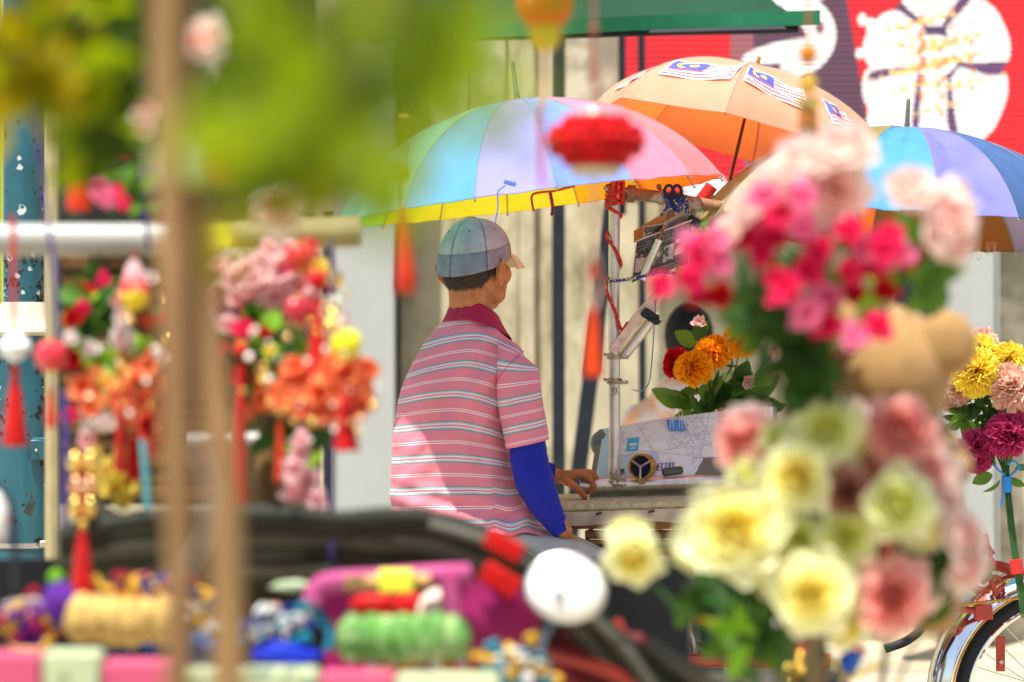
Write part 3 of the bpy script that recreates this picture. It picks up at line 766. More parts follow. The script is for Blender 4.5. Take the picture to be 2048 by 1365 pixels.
# collar
def col_pt(u, v):
    az = u*2*PI; dz = .052*(1-math.cos(az))*.5*1.5
    if v < .5:
        k = v/.5; r = lerp(.066, .071, k); z = lerp(-.020, .016, k)
    else:
        k = (v-.5)/.5; r = lerp(.071, .092+.014*(1-math.cos(az))/2, k**1.2); z = lerp(.016, -.038, k)+.002*math.sin(az*7)*k
    cc = P(950, 612, D0)
    return cc+(HR*math.sin(az)*r-HF*math.cos(az)*r*.98)+HU*(z-dz)
q = MB(); q.grid(64, 12, col_pt, .0016); q.build('collar', m_collar, shirt, sharp=0)
# blue arm sleeves
def arm_tube(pts, rs, name='arm_sleeve'):
    pts = spline(pts, 10); rs = rsp(rs, 10); q = MB(); n = 36; m = len(pts)
    def fn(u, v):
        i = min(int(v*(m-1)), m-2); f = v*(m-1)-i; c = pts[i].lerp(pts[i+1], f); r = lerp(rs[i], rs[i+1], f)
        d = (pts[i+1]-pts[i]).normalized(); x = Vector((0, 1, 0)); x = (x-d*x.dot(d)).normalized(); y = d.cross(x); a = u*2*PI
        r *= 1+.035*mnoise.noise(Vector((math.cos(a), math.sin(a), v*6)))+.035*mnoise.noise(Vector((math.cos(a)*1.5, math.sin(a)*1.5+v*9, v*17)))+.016*math.sin(v*60+2*math.cos(a))*math.exp(-((v-.5)/.12)**2)
        return c+x*math.cos(a)*r+y*math.sin(a)*r
    q.grid(n, 60, fn, .001); return q.build(name, m_blue, man, sharp=0)
arm_tube([P(1052, 870, 7.84), P(1058, 915, 7.835), P(1070, 965, 7.83), P(1090, 1010, 7.83), P(1108, 1040, 7.835), P(1124, 1064, 7.838)],
         [.050, .052, .054, .044, .034, .025])
arm_tube([P(930, 860, 8.2), P(1030, 930, 8.22), P(1070, 942, 8.235), P(1108, 948, 8.24)], [.046, .042, .036, .027])
# trousers
q = MB()
def leg(q, pts, rs):
    pts = spline(pts, 8); rs = rsp(rs, 8); m = len(pts)
    def fn(u, v):
        i = min(int(v*(m-1)), m-2); f = v*(m-1)-i; c = pts[i].lerp(pts[i+1], f); r = lerp(rs[i], rs[i+1], f)
        d = (pts[i+1]-pts[i]).normalized(); x = Vector((0, 1, 0)); x = (x-d*x.dot(d)).normalized(); y = d.cross(x); a = u*2*PI
        r *= 1+.05*mnoise.noise(Vector((math.cos(a), math.sin(a), v*8)))+.03*mnoise.noise(Vector((a*1.5, v*24, 2)))
        return c+x*math.cos(a)*r+y*math.sin(a)*r
    q.grid(32, 70, fn)
leg(q, [P(930, 1135, 7.90), P(1090, 1146, 7.86), P(1230, 1196, 7.84), P(1290, 1246, 7.84), P(1275, 1340, 7.86), P(1245, 1520, 7.88)], [.112, .112, .090, .070, .066, .055])
q.build('trouser_leg', m_pants, man, sharp=0)
q = MB(); leg(q, [P(905, 1105, 8.03), P(1100, 1135, 8.09), P(1230, 1190, 8.12), P(1285, 1240, 8.12), P(1305, 1340, 8.12), P(1300, 1490, 8.12)], [.128, .110, .088, .070, .066, .055])
q.build('trouser_leg', m_pants, man, sharp=0)
m_shoe = mat('dark_shoe', (.03, .025, .02), .5)
for bx, by, dd in ((1240, 1555, 7.88), (1300, 1525, 8.12)):
    q = MB(); capsule(q, [P(bx-20, by+10, dd), P(bx+50, by+22, dd), P(bx+130, by+32, dd)], [.052, .048, .036]); q.build('shoe', m_shoe, man)
# background person ----------------------------------------------------
DB = 10.8
m_plaid = mat('peach_plaid', (.78, .66, .58), .85, var=.05, dirt=(.85, .45, .22), dirt_s=9, dirt_lo=.5, dirt_hi=.58)
bp_ = thing('person', 'blurred dark haired person in a white and peach checked shirt behind the marigolds', 'person', P(1370, 1150, DB))
q = MB()
q.ell(P(1378, 672, DB), (.082, .098, .118)); capsule(q, [P(1378, 700, DB), P(1372, 790, DB)], [.055, .06])
q.ell(P(1346, 690, DB-.02), (.02, .03, .035)); q.ell(P(1400, 700, DB-.07), (.05, .05, .06))
capsule(q, [P(1290, 850, DB), P(1372, 830, DB), P(1455, 850, DB)], [.07, .11, .07])
capsule(q, [P(1372, 860, DB), P(1372, 1000, DB), P(1372, 1120, DB)], [.13, .13, .14])
for s_ in (-1, 1):
    capsule(q, [P(1372+s_*92, 850, DB), P(1372+s_*110, 960, DB-.05), P(1372+s_*70, 1040, DB-.25)], [.05, .04, .03])
    capsule(q, [P(1372+s_*35, 1110, DB), P(1372+s_*40, 1200, DB), P(1372+s_*40, 1385, DB)], [.085, .06, .045])
    for f_ in range(4): capsule(q, [P(1372+s_*66+f_*5, 1042, DB-.27), P(1372+s_*62+f_*5, 1060, DB-.3)], [.010, .008], n=8)
voxel(q, 'body', m_skin, bp_, .008, 4)
q = MB(); [capsule(q, [P(1372+s_*30, 1090, DB), P(1372+s_*40, 1200, DB), P(1372+s_*40, 1360, DB)], [.12, .085, .07]) for s_ in (-1, 1)]; voxel(q, 'trousers', mat('dark_trousers', (.03, .03, .04), .8), bp_, .012, 3)
q = MB(); q.ell(P(1378, 672, DB-.030), (.094, .105, .128)); q.build('hair', mat('black_hair', (.012, .010, .010), .6, bump=.5, bs=200), bp_)
q = MB(); capsule(q, [P(1372, 815, DB), P(1372, 930, DB), P(1372, 1110, DB)], [.145, .165, .17], n=24)
capsule(q, [P(1285, 850, DB), P(1372, 835, DB), P(1460, 850, DB)], [.085, .12, .085], n=20)
for s_ in (-1, 1): capsule(q, [P(1372+s_*92, 850, DB), P(1372+s_*110, 930, DB-.03)], [.075, .065], n=16)
voxel(q, 'checked_shirt', m_plaid, bp_, .010, 4)
# ================================================================ STREET LAMP (left)
DL = 8.55
m_teal = mat('chipped_teal_paint', (.014, .095, .125), .4, var=.22, vs=9, bump=.3, bs=90, dirt=(.03, .035, .025), dirt_s=9, dirt_lo=.60, dirt_hi=.64, coat=.2, stretch=(1, 1, .7))
m_cream = mat('cream_metal', (.50, .46, .36), .45, var=.12, vs=12, dirt=(.28, .22, .14), dirt_s=12, dirt_lo=.6, dirt_hi=.8)
m_steel = mat('scratched_steel', (.55, .54, .52), .32, metal=1, var=.15, vs=50, bump=.3, bs=300)
m_rust = mat('rust_flake', (.30, .13, .04), .9, var=.4, vs=70)
lp = thing('street_lamp', 'chipped teal lamp post with cream flared collar and hinged hatch', 'lamp post', P(48, 1530, DL))
def lr(px): return px*K*DL
q = MB(); q.lathe([(lr(41), -lr(1200)), (lr(41), lr(0)), (lr(41), lr(700))], P(48, 625, DL), n=36); q.build('upper_post', m_teal, lp)
q = MB(); q.lathe([(lr(44), lr(20)), (lr(47), lr(14)), (lr(55), lr(-8)), (lr(66), lr(-28)), (lr(77), lr(-34)), (lr(79), lr(-40)), (lr(72), lr(-46)), (lr(66), lr(-47))], P(48, 625, DL), n=40); q.build('collar', m_cream, lp)
q = MB(); q.lathe([(lr(65), -(P(0, 672, DL).z)), (lr(65), 0)], P(48, 672, DL), n=40); q.build('lower_post', m_teal, lp)
q = MB(); c = P(84, 900, DL-lr(57)); q.box(c, (lr(50), .012, lr(40)), bev=.003, rot=Matrix.Rotation(.45, 3, 'Z'))
q.tube([c+Vector((-.028, -.008, lr(20))), c+Vector((.028, .012, lr(20)))], lr(5), n=10); hg = q.build('hinge', m_teal, lp)
for sx in (-13, 13):
    q = MB(); q.ell(c+Matrix.Rotation(.45, 3, 'Z')@Vector((lr(sx), -.008, -lr(1))), lr(3.4)); q.build('bolt', m_steel, hg)
q = MB(); q.lathe([(lr(66), -lr(5)), (lr(67.5), -lr(5)), (lr(67.5), lr(5)), (lr(66), lr(5))], P(48, 1088, DL), n=40); st = q.build('strap', m_steel, lp)
q = MB(); q.box(P(92, 1088, DL-lr(55)), (lr(28), .02, lr(12)), bev=.002, rot=Matrix.Rotation(.5, 3, 'Z')); q.build('buckle', m_steel, st)
random.seed(21)
q = MB(); q2 = MB()
for k in range(210):                           # flaked paint islands
    up = random.random() < .5
    R_ = lr(41.3) if up else lr(65.3); a = math.radians(random.uniform(-165, -15))
    if up: y_ = random.choice([random.gauss(520, 22), random.gauss(590, 16), random.uniform(230, 600)])
    else: y_ = random.choice([random.uniform(690, 1180), random.gauss(780, 40)])
    if (up and y_ > 604) or (not up and y_ < 680): continue
    rr = lr(abs(random.gauss(0, 3.2))+1.2); n_ = 9; cc = P(48, y_, DL)
    ring = []
    for i_ in range(n_):
        t_ = 2*PI*i_/n_; rad = rr*random.uniform(.55, 1.2)
        a2 = a+math.cos(t_)*rad/R_; ring.append(cc+Vector((math.cos(a2)*R_, math.sin(a2)*R_, math.sin(t_)*rad)))
    (q if random.random() < .85 else q2).add(ring, [tuple(range(n_))])
fk = q.build('paint_flake', mat('bare_black', (.02, .022, .015), .7, dirt=(.3, .16, .05), dirt_s=80, dirt_lo=.6, dirt_hi=.7), lp, smooth=False); fk['kind'] = 'stuff'
fk = q2.build('paint_flake', mat('bare_grey', (.45, .5, .48), .7), lp, smooth=False); fk['kind'] = 'stuff'
m_lime = mat('lime_board', (.62, .90, .01), .6, var=.05, trans=.2)
q = MB(); a, c = P(-60, 1480, 9.2), P(3, -200, 9.2); q.box(((a.x+c.x)/2, 9.2, (P(0, 610, 9.2).z+c.z)/2), (c.x-a.x, .03, c.z-P(0, 610, 9.2).z), bev=.004)
tag(q.build('lime_banner', m_lime), 'narrow lime yellow upright banner at the far left edge', 'banner')

# ================================================================ TRISHAW OF THE MAN
m_alu = mat('dull_aluminium_tube', (.60, .56, .52), .36, metal=.75, var=.2, vs=40, bump=.4, bs=120, dirt=(.20, .13, .08), dirt_s=18, dirt_lo=.60, dirt_hi=.75, stretch=(1, 1, .3))
m_alupink = mat('pinkish_square_tube', (.58, .42, .38), .4, metal=.5, var=.2, vs=30, dirt=(.25, .14, .10), dirt_s=14, dirt_lo=.55, dirt_hi=.75)
m_rusty = mat('rusty_tube', (.22, .12, .06), .7, metal=.3, var=.4, vs=45, bump=.6, bs=150, dirt=(.38, .34, .30), dirt_s=16, dirt_lo=.52, dirt_hi=.62)
m_redp = mat('red_frame_paint', (.40, .028, .015), .35, var=.2, vs=30, coat=.3, dirt=(.16, .03, .015), dirt_s=18, dirt_lo=.55, dirt_hi=.75)
m_ropeR = mat('red_rope', (.42, .02, .015), .8, var=.4, vs=300, bump=.7, bs=400, dirt=(.7, .6, .5), dirt_s=160, dirt_lo=.60, dirt_hi=.63)
m_ropeB = mat('blue_rope', (.02, .04, .25), .8, var=.4, vs=300, dirt=(.55, .60, .05), dirt_s=140, dirt_lo=.55, dirt_hi=.58)
m_mat = mat('felt_pad', (.46, .41, .25), .95, var=.25, vs=60, bump=.9, bs=350, sheen=.3)
m_pad2 = mat('pad_underside', (.42, .35, .26), .9, var=.2, vs=25, dirt=(.2, .14, .1), dirt_s=12, dirt_lo=.6, dirt_hi=.7)
m_wood = mat('brown_wood', (.27, .13, .05), .7, var=.25, vs=10, bump=.5, bs=60, stretch=(.3, 1, 4), dirt=(.10, .05, .02), dirt_s=5)
m_chrome = mat('chrome', (.82, .82, .80), .06, metal=1, var=.05, rvar=.05, dirt=(.35, .16, .10), dirt_s=9, dirt_lo=.66, dirt_hi=.8)
m_tyre = mat('tyre_rubber', (.022, .024, .028), .7, var=.2, vs=50, bump=.4, bs=200)
m_vinyl = mat('dark_vinyl', (.035, .042, .038), .22, var=.2, vs=9, bump=.7, bs=7, coat=.3)
m_grvinyl = mat('grey_green_vinyl', (.12, .15, .13), .3, var=.15, vs=9, bump=.4, bs=12)
m_orange = mat('orange_panel', (.75, .16, .05), .5, var=.15, vs=8, trans=.1)
TD = RD
tri = thing('trishaw', "seated man's red trishaw with aluminium canopy frame, padded board and chrome fender", 'trishaw', P(1500, 1560, TD))
def T(name, pts, r, m, n=14, sub=6, parent=None, flat=1.0, up=None):
    q = MB(); q.tube(spline(pts, sub) if len(pts) > 2 else pts, r, n=n, flat=flat, up=up); return q.build(name, m, parent or tri)
T('upright_pole', [P(1229, 968, TD), P(1229, 800, TD), P(1228, 600, TD), P(1229, 372, TD)], lr(0)+11.6*K*TD, m_alu)
T('hand_rail', [P(1160, 971, TD), P(1230, 969, TD), P(1330, 966, TD), P(1410, 963, TD), P(1470, 966, TD+.04), P(1520, 985, TD+.16), P(1540, 1010, TD+.34)], 13*K*TD, m_alu)
T('crossbeam', [P(1240, 386, TD), P(1330, 396, TD), P(1400, 408, TD), P(1480, 420, TD)], 12.5*K*TD, m_rusty)
q = MB(); q.lathe([(13*K*TD, -.012), (.024, -.012), (.026, -.008), (.026, .008), (.024, .012), (13*K*TD, .012)], P(1262, 388, TD), (1, 0, -.1)); q.build('clamp', m_rusty, tri)
q = MB(); q.lathe([(13*K*TD, -.008), (.023, -.008), (.023, .008), (13*K*TD, .008)], P(1322, 394, TD), (1, 0, -.1), cap=False); q.ell(P(1318, 374, TD-.004), (.008, .008, .009)); q.build('clamp', m_rusty, tri)
def pole_clamp(y_, w_=26, h_=6):
    q = MB(); q.lathe([(12*K*TD, -h_*K*TD), (15*K*TD, -h_*K*TD), (15*K*TD, h_*K*TD), (12*K*TD, h_*K*TD)], P(1229, y_, TD), (0.05, 0, 1), n=18)
    q.box(P(1229+w_*.55, y_+2, TD-.008), (w_*K*TD, .022, h_*1.2*K*TD), bev=.001); q.box(P(1229-w_*.45, y_-2, TD-.010), (w_*.8*K*TD, .018, h_*1.0*K*TD), bev=.001, rot=Matrix.Rotation(.2, 3, 'Y'))
    c = q.build('clamp', m_rustsil, tri)
    for sx in (-16, 20):
        q = MB(); q.tube([P(1229+sx, y_, TD-.026), P(1229+sx, y_, TD+.01)], .0035, n=6); q.build('bolt', m_steel, c)
m_rustsil = mat('rusty_silver', (.34, .29, .20), .45, metal=.6, var=.3, vs=80, dirt=(.2, .1, .04), dirt_s=30, dirt_lo=.5, dirt_hi=.7)
for y_ in (380, 713, 763): pole_clamp(y_)
q = MB(); random.seed(4)
for k in range(16):
    q.tube([P(1229+random.uniform(-14, 24), 968+random.uniform(-10, 8), TD-.02+random.uniform(-.006, .006)), P(1229+random.uniform(-14, 30), 962+random.uniform(-26, 14), TD-.022)], .0016, n=5)
for y_ in (700, 782):
    for k in range(5): q.tube([P(1220+random.uniform(0, 22), y_-8, TD-.018), P(1220+random.uniform(0, 22), y_+10, TD-.019)], .0013, n=5)
wr = q.build('binding_wire', m_rustsil, tri); wr['kind'] = 'stuff'
T('stay', [P(1224, 705, TD-.01), P(1272, 640, TD-.01), P(1322, 585, TD-.01)], 13*K*TD, m_alupink, n=4, up=(1, 1, 0))
T('stay', [P(1246, 712, TD+.03), P(1290, 655, TD+.03), P(1310, 622, TD+.03)], 12*K*TD, m_alu)
T('stay', [P(1300, 628, TD+.05), P(1348, 520, TD+.04), P(1396, 425, TD+.03), P(1420, 386, TD+.02)], 11*K*TD, m_alupink)
T('tape_wrap', [P(1402, 402, TD+.018), P(1424, 372, TD+.012)], 13*K*TD, mat('red_tape', (.55, .02, .02), .35, var=.1, vs=30, bump=.4, bs=60), n=10, sub=1)
T('tape_wrap', [P(1384, 452, TD+.02), P(1392, 436, TD+.02)], 13.5*K*TD, m_black, n=10)
T('stay', [P(1284, 560, TD-.02), P(1300, 520, TD-.02), P(1318, 480, TD-.02)], 7*K*TD, m_alu)
T('stay', [P(1314, 490, TD-.02), P(1338, 430, TD-.02), P(1364, 380, TD-.02)], 3*K*TD, m_rusty, n=8)
q = MB(); q.box(P(1300, 632, TD-.03), (.05, .03, .028), bev=.004, rot=Matrix.Rotation(.6, 3, 'Y')); q.box(P(1314, 640, TD-.034), (.014, .014, .03), bev=.003); q.tube([P(1296, 640, TD-.05), P(1322, 644, TD-.05)], .004, n=8); q.build('black_clamp', m_black, tri)
# ropes tied on the frame
def helix(c0, c1, r, turns, rr, ph=0, n=60):
    c0, c1 = Vector(c0), Vector(c1); d = (c1-c0).normalized(); x = Vector((0, 1, 0)); y = d.cross(x)
    return [c0.lerp(c1, i/n)+(x*math.cos(ph+turns*2*PI*i/n)+y*math.sin(ph+turns*2*PI*i/n))*r for i in range(n+1)]
q = MB(); pr = 17*K*TD
pts = [P(1243, 660, TD-.02), P(1232, 628, TD-.028), P(1214, 585, TD-.02), P(1212, 562, TD-.01), P(1222, 548, TD+.02), P(1240, 535, TD+.015), P(1240, 520, TD-.016), P(1228, 496, TD-.024), P(1215, 478, TD-.018), P(1216, 466, TD), P(1236, 440, TD+.018), P(1242, 430, TD), P(1228, 422, TD-.024), P(1214, 415, TD-.01)]
q.tube(spline([P(1256, 645, TD-.02)]+pts, 8), 3.6*K*TD, n=8); q.tube(helix(P(1229, 412, TD), P(1231, 372, TD), 17*K*TD, 4.4, 0, n=90), 4*K*TD, n=8)
q.tube(helix(P(1222, 380, TD), P(1250, 384, TD), 20*K*TD, 3, 0, n=60), 4*K*TD, n=8)
tag(q.build('rope', m_ropeR), 'red speckled rope wound around the upright trishaw pole', 'rope')
q = MB(); q.tube(spline([P(1213, 563, TD-.02), P(1230, 562, TD-.024), P(1250, 560, TD-.02), P(1290, 552, TD-.03), P(1330, 545, TD-.03), P(1350, 548, TD-.02)], 6), 3.2*K*TD, n=8)
q.tube(helix(P(1222, 562, TD), P(1252, 560, TD), 16*K*TD, 0.0, 0, n=2), 2*K*TD, n=6)
tag(q.build('rope', m_ropeB), 'blue and yellow braided rope stretched from the pole to the pink blossom', 'rope')
q = MB()
q.tube(helix(P(1338, 398, TD), P(1362, 404, TD), 15*K*TD, 3.5, 0, n=70), 3.2*K*TD, n=8)
for k in range(9): q.tube(spline([P(1325+k*6, 392+random.uniform(-4, 6), TD-.024), P(1335+k*5, 412+random.uniform(-5, 9), TD-.03), P(1322+k*7, 428+random.uniform(-8, 4), TD-.018)], 4), 2.6*K*TD, n=6)
tag(q.build('rope', m_ropeB), 'blue and yellow rope knotted on the rusty crossbeam', 'rope')
q = MB()
for x_ in (1338, 1354): 
    pts = [P(x_+9*math.cos(a), 384+13*math.sin(a), TD-.03) for a in np.linspace(0, 2*PI, 14)[:-1]]; q.tube(pts, 3.2*K*TD, n=8, closed=True)
q.tube([P(1340, 398, TD-.03), P(1350, 420, TD-.03)], 4*K*TD, n=8)
tag(q.build('scissors', m_navy), 'small black handled scissors hung at the rusty crossbeam', 'scissors')
q = MB(); q.tube(spline([P(1312, 600, TD-.03), P(1308, 660, TD-.03), P(1304, 720, TD-.03), P(1298, 765, TD-.03), P(1284, 782, TD-.03), P(1266, 780, TD-.03)], 6), 1.4*K*TD, n=6)
tag(q.build('wire_hook', mat('grey_blue_wire', (.12, .2, .28), .4)), 'thin grey blue wire hook dangling from the trishaw frame', 'wire')
# strings on the rainbow umbrella
q = MB(); q.tube(spline([P(1010, 372, 7.44), P(996, 384, 7.43), P(996, 410, 7.43), P(994, 425, 7.43), P(990, 446, 7.43)], 6), 1.6*K*7.4, n=6)
q.box(P(1020, 367, 7.425), (.032, .003, .012), bev=.001, rot=Matrix.Rotation(.25, 3, 'Y'))
tag(q.build('tie_string', mat('blue_string', (.10, .17, .55), .7)), 'blue string with a white tag hanging from the rainbow umbrella', 'string')
q = MB(); q.tube(spline([P(1150, 372, 7.5), P(1110, 382, 7.5), P(1068, 388, 7.5), P(1064, 405, 7.5), P(1068, 424, 7.5)], 5), [6*K*7.5]*20+[1.5*K*7.5], n=6, flat=.4)
tag(q.build('cloth_strip', mat('red_cloth', (.55, .02, .01), .8)), 'torn red cloth strip dangling under the rainbow umbrella', 'cloth')
q = MB(); q.tube(spline([P(1100, 384, 7.55), P(1103, 400, 7.55), P(1106, 418, 7.55), P(1104, 432, 7.55)], 5), 4*K*7.5, n=6, flat=.5)
tag(q.build('cord', mat('striped_cord', (.03, .03, .05), .8, dirt=(.5, .03, .02), dirt_s=90, dirt_lo=.5, dirt_hi=.55)), 'short black and red cord under the rainbow umbrella', 'cord')
# padded board --------------------------------------------------------
q = MB(); c0, c1 = P(1112, 1016, TD-.10), P(1460, 1004, TD-.10)
def pad(u, v):
    x = lerp(c0.x, c1.x+.10, u); z = lerp(c0.z, c1.z+.003, u)
    a = v*2*PI; hx = .006*math.sin(u*40)*.2
    return Vector((x, TD+.12+math.copysign(abs(math.cos(a))**.35, math.cos(a))*.24, z+math.copysign(abs(math.sin(a))**.5, math.sin(a))*.017+hx*.2))
q.grid(60, 40, pad); q.build('seat_pad', m_mat, tri)
q = MB(); q.grid(60, 4, lambda u, v: Vector((lerp(c0.x+.01, c1.x+.1, u), TD-.122+.004*math.sin(u*50+v*2), lerp(c0.z, c1.z, u)-.012-v*(.034+.006*math.sin(u*13)))), .003); hm = q.build('pad_skirt', m_pad2, tri)
for x_ in (1198, 1303, 1392):
    q = MB(); q.tube([P(x_-6, 1029-(x_-1198)*.04, TD-.128), P(x_+6, 1026-(x_-1198)*.04, TD-.128)], .0035, n=6); q.build('tack', m_shaft, hm)
def plank(y0, y1, d, m=m_wood, x0=1135, x1=1480):
    a, c = P(x0, y1, d), P(x1, y0, d); q = MB(); q.box(((a.x+c.x)/2, d, (a.z+c.z)/2), (c.x-a.x, .03, c.z-a.z), bev=.003); return q.build('plank', m, tri)
plank(1038, 1058, TD-.08); plank(1061, 1078, TD-.05, x0=1170); plank(1080, 1090, TD-.07, x0=1165); plank(1092, 1112, TD-.02, x0=1210)
for x_ in (1322, 1345, 1352):
    q = MB(); q.box(P(x_, 1070, TD-.075), (.004, .012, .03)); q.build('peg', m_shaft, tri)
T('bracket', [P(1186, 1048, TD-.05), P(1176, 1075, TD-.05), P(1172, 1092, TD-.05)], .007, m_redp, n=8)
# red frame tubes
T('frame_tube', [P(1262, 1196, TD), P(1340, 1216, TD), P(1440, 1248, TD)], 13*K*TD, m_redp)
T('frame_tube', [P(1255, 1222, TD+.1), P(1290, 1240, TD+.1), P(1345, 1246, TD+.1)], 9*K*TD, m_redp)
T('frame_tube', [P(1200, 1322, TD), P(1400, 1322, TD), P(1660, 1322, TD)], 14*K*TD, m_redp)
T('frame_tube', [P(1420, 1090, TD+.05), P(1450, 1200, TD+.05), P(1480, 1320, TD+.05)], 9*K*TD, m_redp)
q = MB(); q.grid(10, 12, lambda u, v: P(lerp(1262, 1345, u), lerp(1160, 1308, v), TD+.35)+Vector((0, .02*math.sin(v*9), 0)), .004); q.build('side_panel', m_orange, tri)
def sheet(x0a, x1a, x0b, x1b, y0, y1, d, m, amp=.02):
    q = MB(); q.grid(16, 24, lambda u, v: P(lerp(lerp(x0a, x0b, v), lerp(x1a, x1b, v), u), lerp(y0, y1, v), d)+Vector((0, amp*math.sin(u*9+v*3)+amp*.6*mnoise.noise(Vector((u*5, v*7, 1))), 0)), .002); return q.build('vinyl_sheet', m, tri)
sheet(1300, 1350, 1365, 1395, 1100, 1312, TD+.06, m_alu, .012); sheet(1325, 1520, 1395, 1560, 1090, 1312, TD+.12, m_vinyl, .03)
sheet(1185, 1330, 1280, 1330, 1090, 1140, TD+.25, m_vinyl, .02)
# wheel, fender, brake and chain ---------------------------------------
WC = P(2134, 1418, TD); RW = 226*K*TD
WC.z = max(WC.z, RW+.002)
wh_ = MB(); n_ = 96
def circ(r, dy=0, a0=0, a1=2*PI, n=96): return [WC+Vector((math.cos(a)*r, dy, math.sin(a)*r)) for a in np.linspace(a0, a1, n+1)]
q = MB(); q.tube(circ(RW-.019)[:-1], .020, n=12, closed=True); tyre = q.build('wheel', m_tyre, tri)
q = MB(); q.tube(circ(RW-.043)[:-1], .009, n=8, closed=True, flat=1.0); q.tube(circ(RW-.040, .009)[:-1], .004, n=6, closed=True); q.tube(circ(RW-.040, -.009)[:-1], .004, n=6, closed=True); q.build('rim', m_chrome, tyre)
for k in range(36):
    a = 2*PI*k/36; off = .55*(1 if (k//2) % 2 else -1); s_ = 1 if k % 2 else -1
    q = MB(); q.tube([WC+Vector((math.cos(a+off*2)*.022, s_*.028, math.sin(a+off*2)*.022)), WC+Vector((math.cos(a)*(RW-.045), 0, math.sin(a)*(RW-.045)))], .0017, n=5); q.build('spoke', m_steel, tyre)
q = MB(); q.lathe([(.008, -.05), (.024, -.035), (.024, -.03), (.014, -.028), (.014, .028), (.024, .03), (.024, .035), (.008, .05)], WC, (0, 1, 0)); q.build('hub', m_chrome, tyre)
RF = RW+.030
q = MB()
def fen(u, v):
    a = lerp(math.radians(20), math.radians(188), u); b_ = lerp(-1, 1, v); r = RW+.012+.060*v+.022*(1-b_*b_)
    return WC+Vector((math.cos(a)*r, b_*.040, math.sin(a)*r))
q.grid(90, 14, fen, .0015); fd = q.build('fender', m_chrome, tri, sharp=0)
for s_ in (-1, 1):
    q = MB(); q.tube([fen(k/60, (s_+1)/2) for k in range(61)], .0035, n=6); q.build('rolled_edge', m_brass, fd)
T('fork_leg', [WC+Vector((-.075, -.055, .21)), WC+Vector((-.07, -.055, .12))], .012, m_redp)
q = MB(); q.box(P(2001, 1308, TD-.055), (18*K*TD, .012, 70*K*TD), bev=.003); bl = q.build('brake_lever', m_redp, tri)
q = MB(); q.tube([P(2003, 1325, TD-.07), P(2003, 1325, TD-.04)], .006, n=8); q.build('bolt', m_steel, bl)
T('brake_arm', [P(1876, 1219, TD-.06), P(1920, 1220, TD-.06), P(1952, 1221, TD-.06)], 7*K*TD, m_redp)
q = MB(); q.box(P(1966, 1224, TD-.06), (34*K*TD, .045, 30*K*TD), bev=.002, rot=Matrix.Rotation(-.04, 3, 'Y')); q.build('brake_block', m_redp, tri)
q = MB(); q.lathe([(0, -.004), (.020, -.004), (.030, .004), (.028, .010), (.014, .022), (.010, .035), (0, .036)], P(1858, 1218, TD-.06), (1, -.15, 0), 24); q.build('red_cup', m_redp, tri)
T('stay', [P(1880, 1216, TD-.075), P(1960, 1206, TD-.075), P(2045, 1196, TD-.075)], 3*K*TD, m_brass, n=8)
T('stay', [P(1880, 1060, TD+.02), P(1892, 1150, TD-.02), P(1901, 1216, TD-.05)], 4*K*TD, m_rusty, n=8)
T('frame_tube', [P(1870, 1090, TD+.03), P(1895, 1060, TD+.03), P(1880, 1150, TD+.03)], .006, m_redp)
T('frame_tube', [P(1835, 1055, TD+.02), P(1872, 1030, TD+.01), P(1884, 1005, TD)], 9*K*TD, m_redp)
q = MB(); q.tube([P(1868, 1016, TD-.01), P(1888, 998, TD-.01)], .006, n=8); q.ell(P(1891, 995, TD-.01), .006); q.build('bolt_lever', m_redp, tri)
T('frame_tube', [P(1870, 1032, TD), P(1890, 1040, TD+.01), P(1905, 1065, TD+.02), P(1900, 1090, TD+.03)], .007, m_redp)
T('frame_tube', [P(1925, 1136, TD+.05), P(1990, 1132, TD+.03), P(2040, 1146, TD), P(2120, 1170, TD)], 11*K*TD, m_redp)
T('frame_tube', [P(1800, 1090, TD+.05), P(1880, 1130, TD+.05), P(1960, 1185, TD+.02)], 7*K*TD, m_redp)
q = MB(); q.box(P(1905, 1210, TD-.03), (20*K*TD, .02, 70*K*TD), bev=.004, rot=Matrix.Rotation(.22, 3, 'Y')); q.build('bracket', m_redp, tri)
T('bracket', [P(1830, 1236, TD-.05), P(1865, 1240, TD-.05), P(1870, 1238, TD-.05)], .010, m_redp, n=8)
T('brake_rod', [P(1845, 1240, TD-.055), P(1838, 1262, TD-.05), P(1810, 1284, TD-.05), P(1770, 1298, TD-.05)], 9*K*TD, m_tyre)
q = MB(); q.grid(10, 6, lambda u, v: P(lerp(1832, 1920, u), lerp(1192-u*36, 1238-u*30, v), TD+.10), .003); q.build('pale_plate', m_cream, tri)
lk = [(1972, 1105), (1984, 1122), (1982, 1140), (1990, 1155), (1986, 1172), (1996, 1182), (1968, 1180), (1950, 1172), (1972, 1160), (1958, 1142), (1966, 1124)]
for i_, (x, y) in enumerate(lk):
    an = i_*1.1; q = MB(); c_ = P(x, y, TD-.05)
    Rk = Matrix.Rotation(an, 3, 'Y')
    for sy_ in (-.006, .006):
        q.box(c_+Rk@Vector((0, sy_, 0)), (.034, .003, .014), rot=Rk, bev=.0015)
    for sx in (-.010, .010):
        q.tube([c_+Rk@Vector((sx, -.008, 0)), c_+Rk@Vector((sx, .008, 0))], .0050, n=8)
    q.build('chain_link', m_redp, tri)
T('chain_tail', [P(1968, 1070, TD-.02), P(1974, 1095, TD-.03), P(1984, 1110, TD-.03)], 8*K*TD, m_redp)
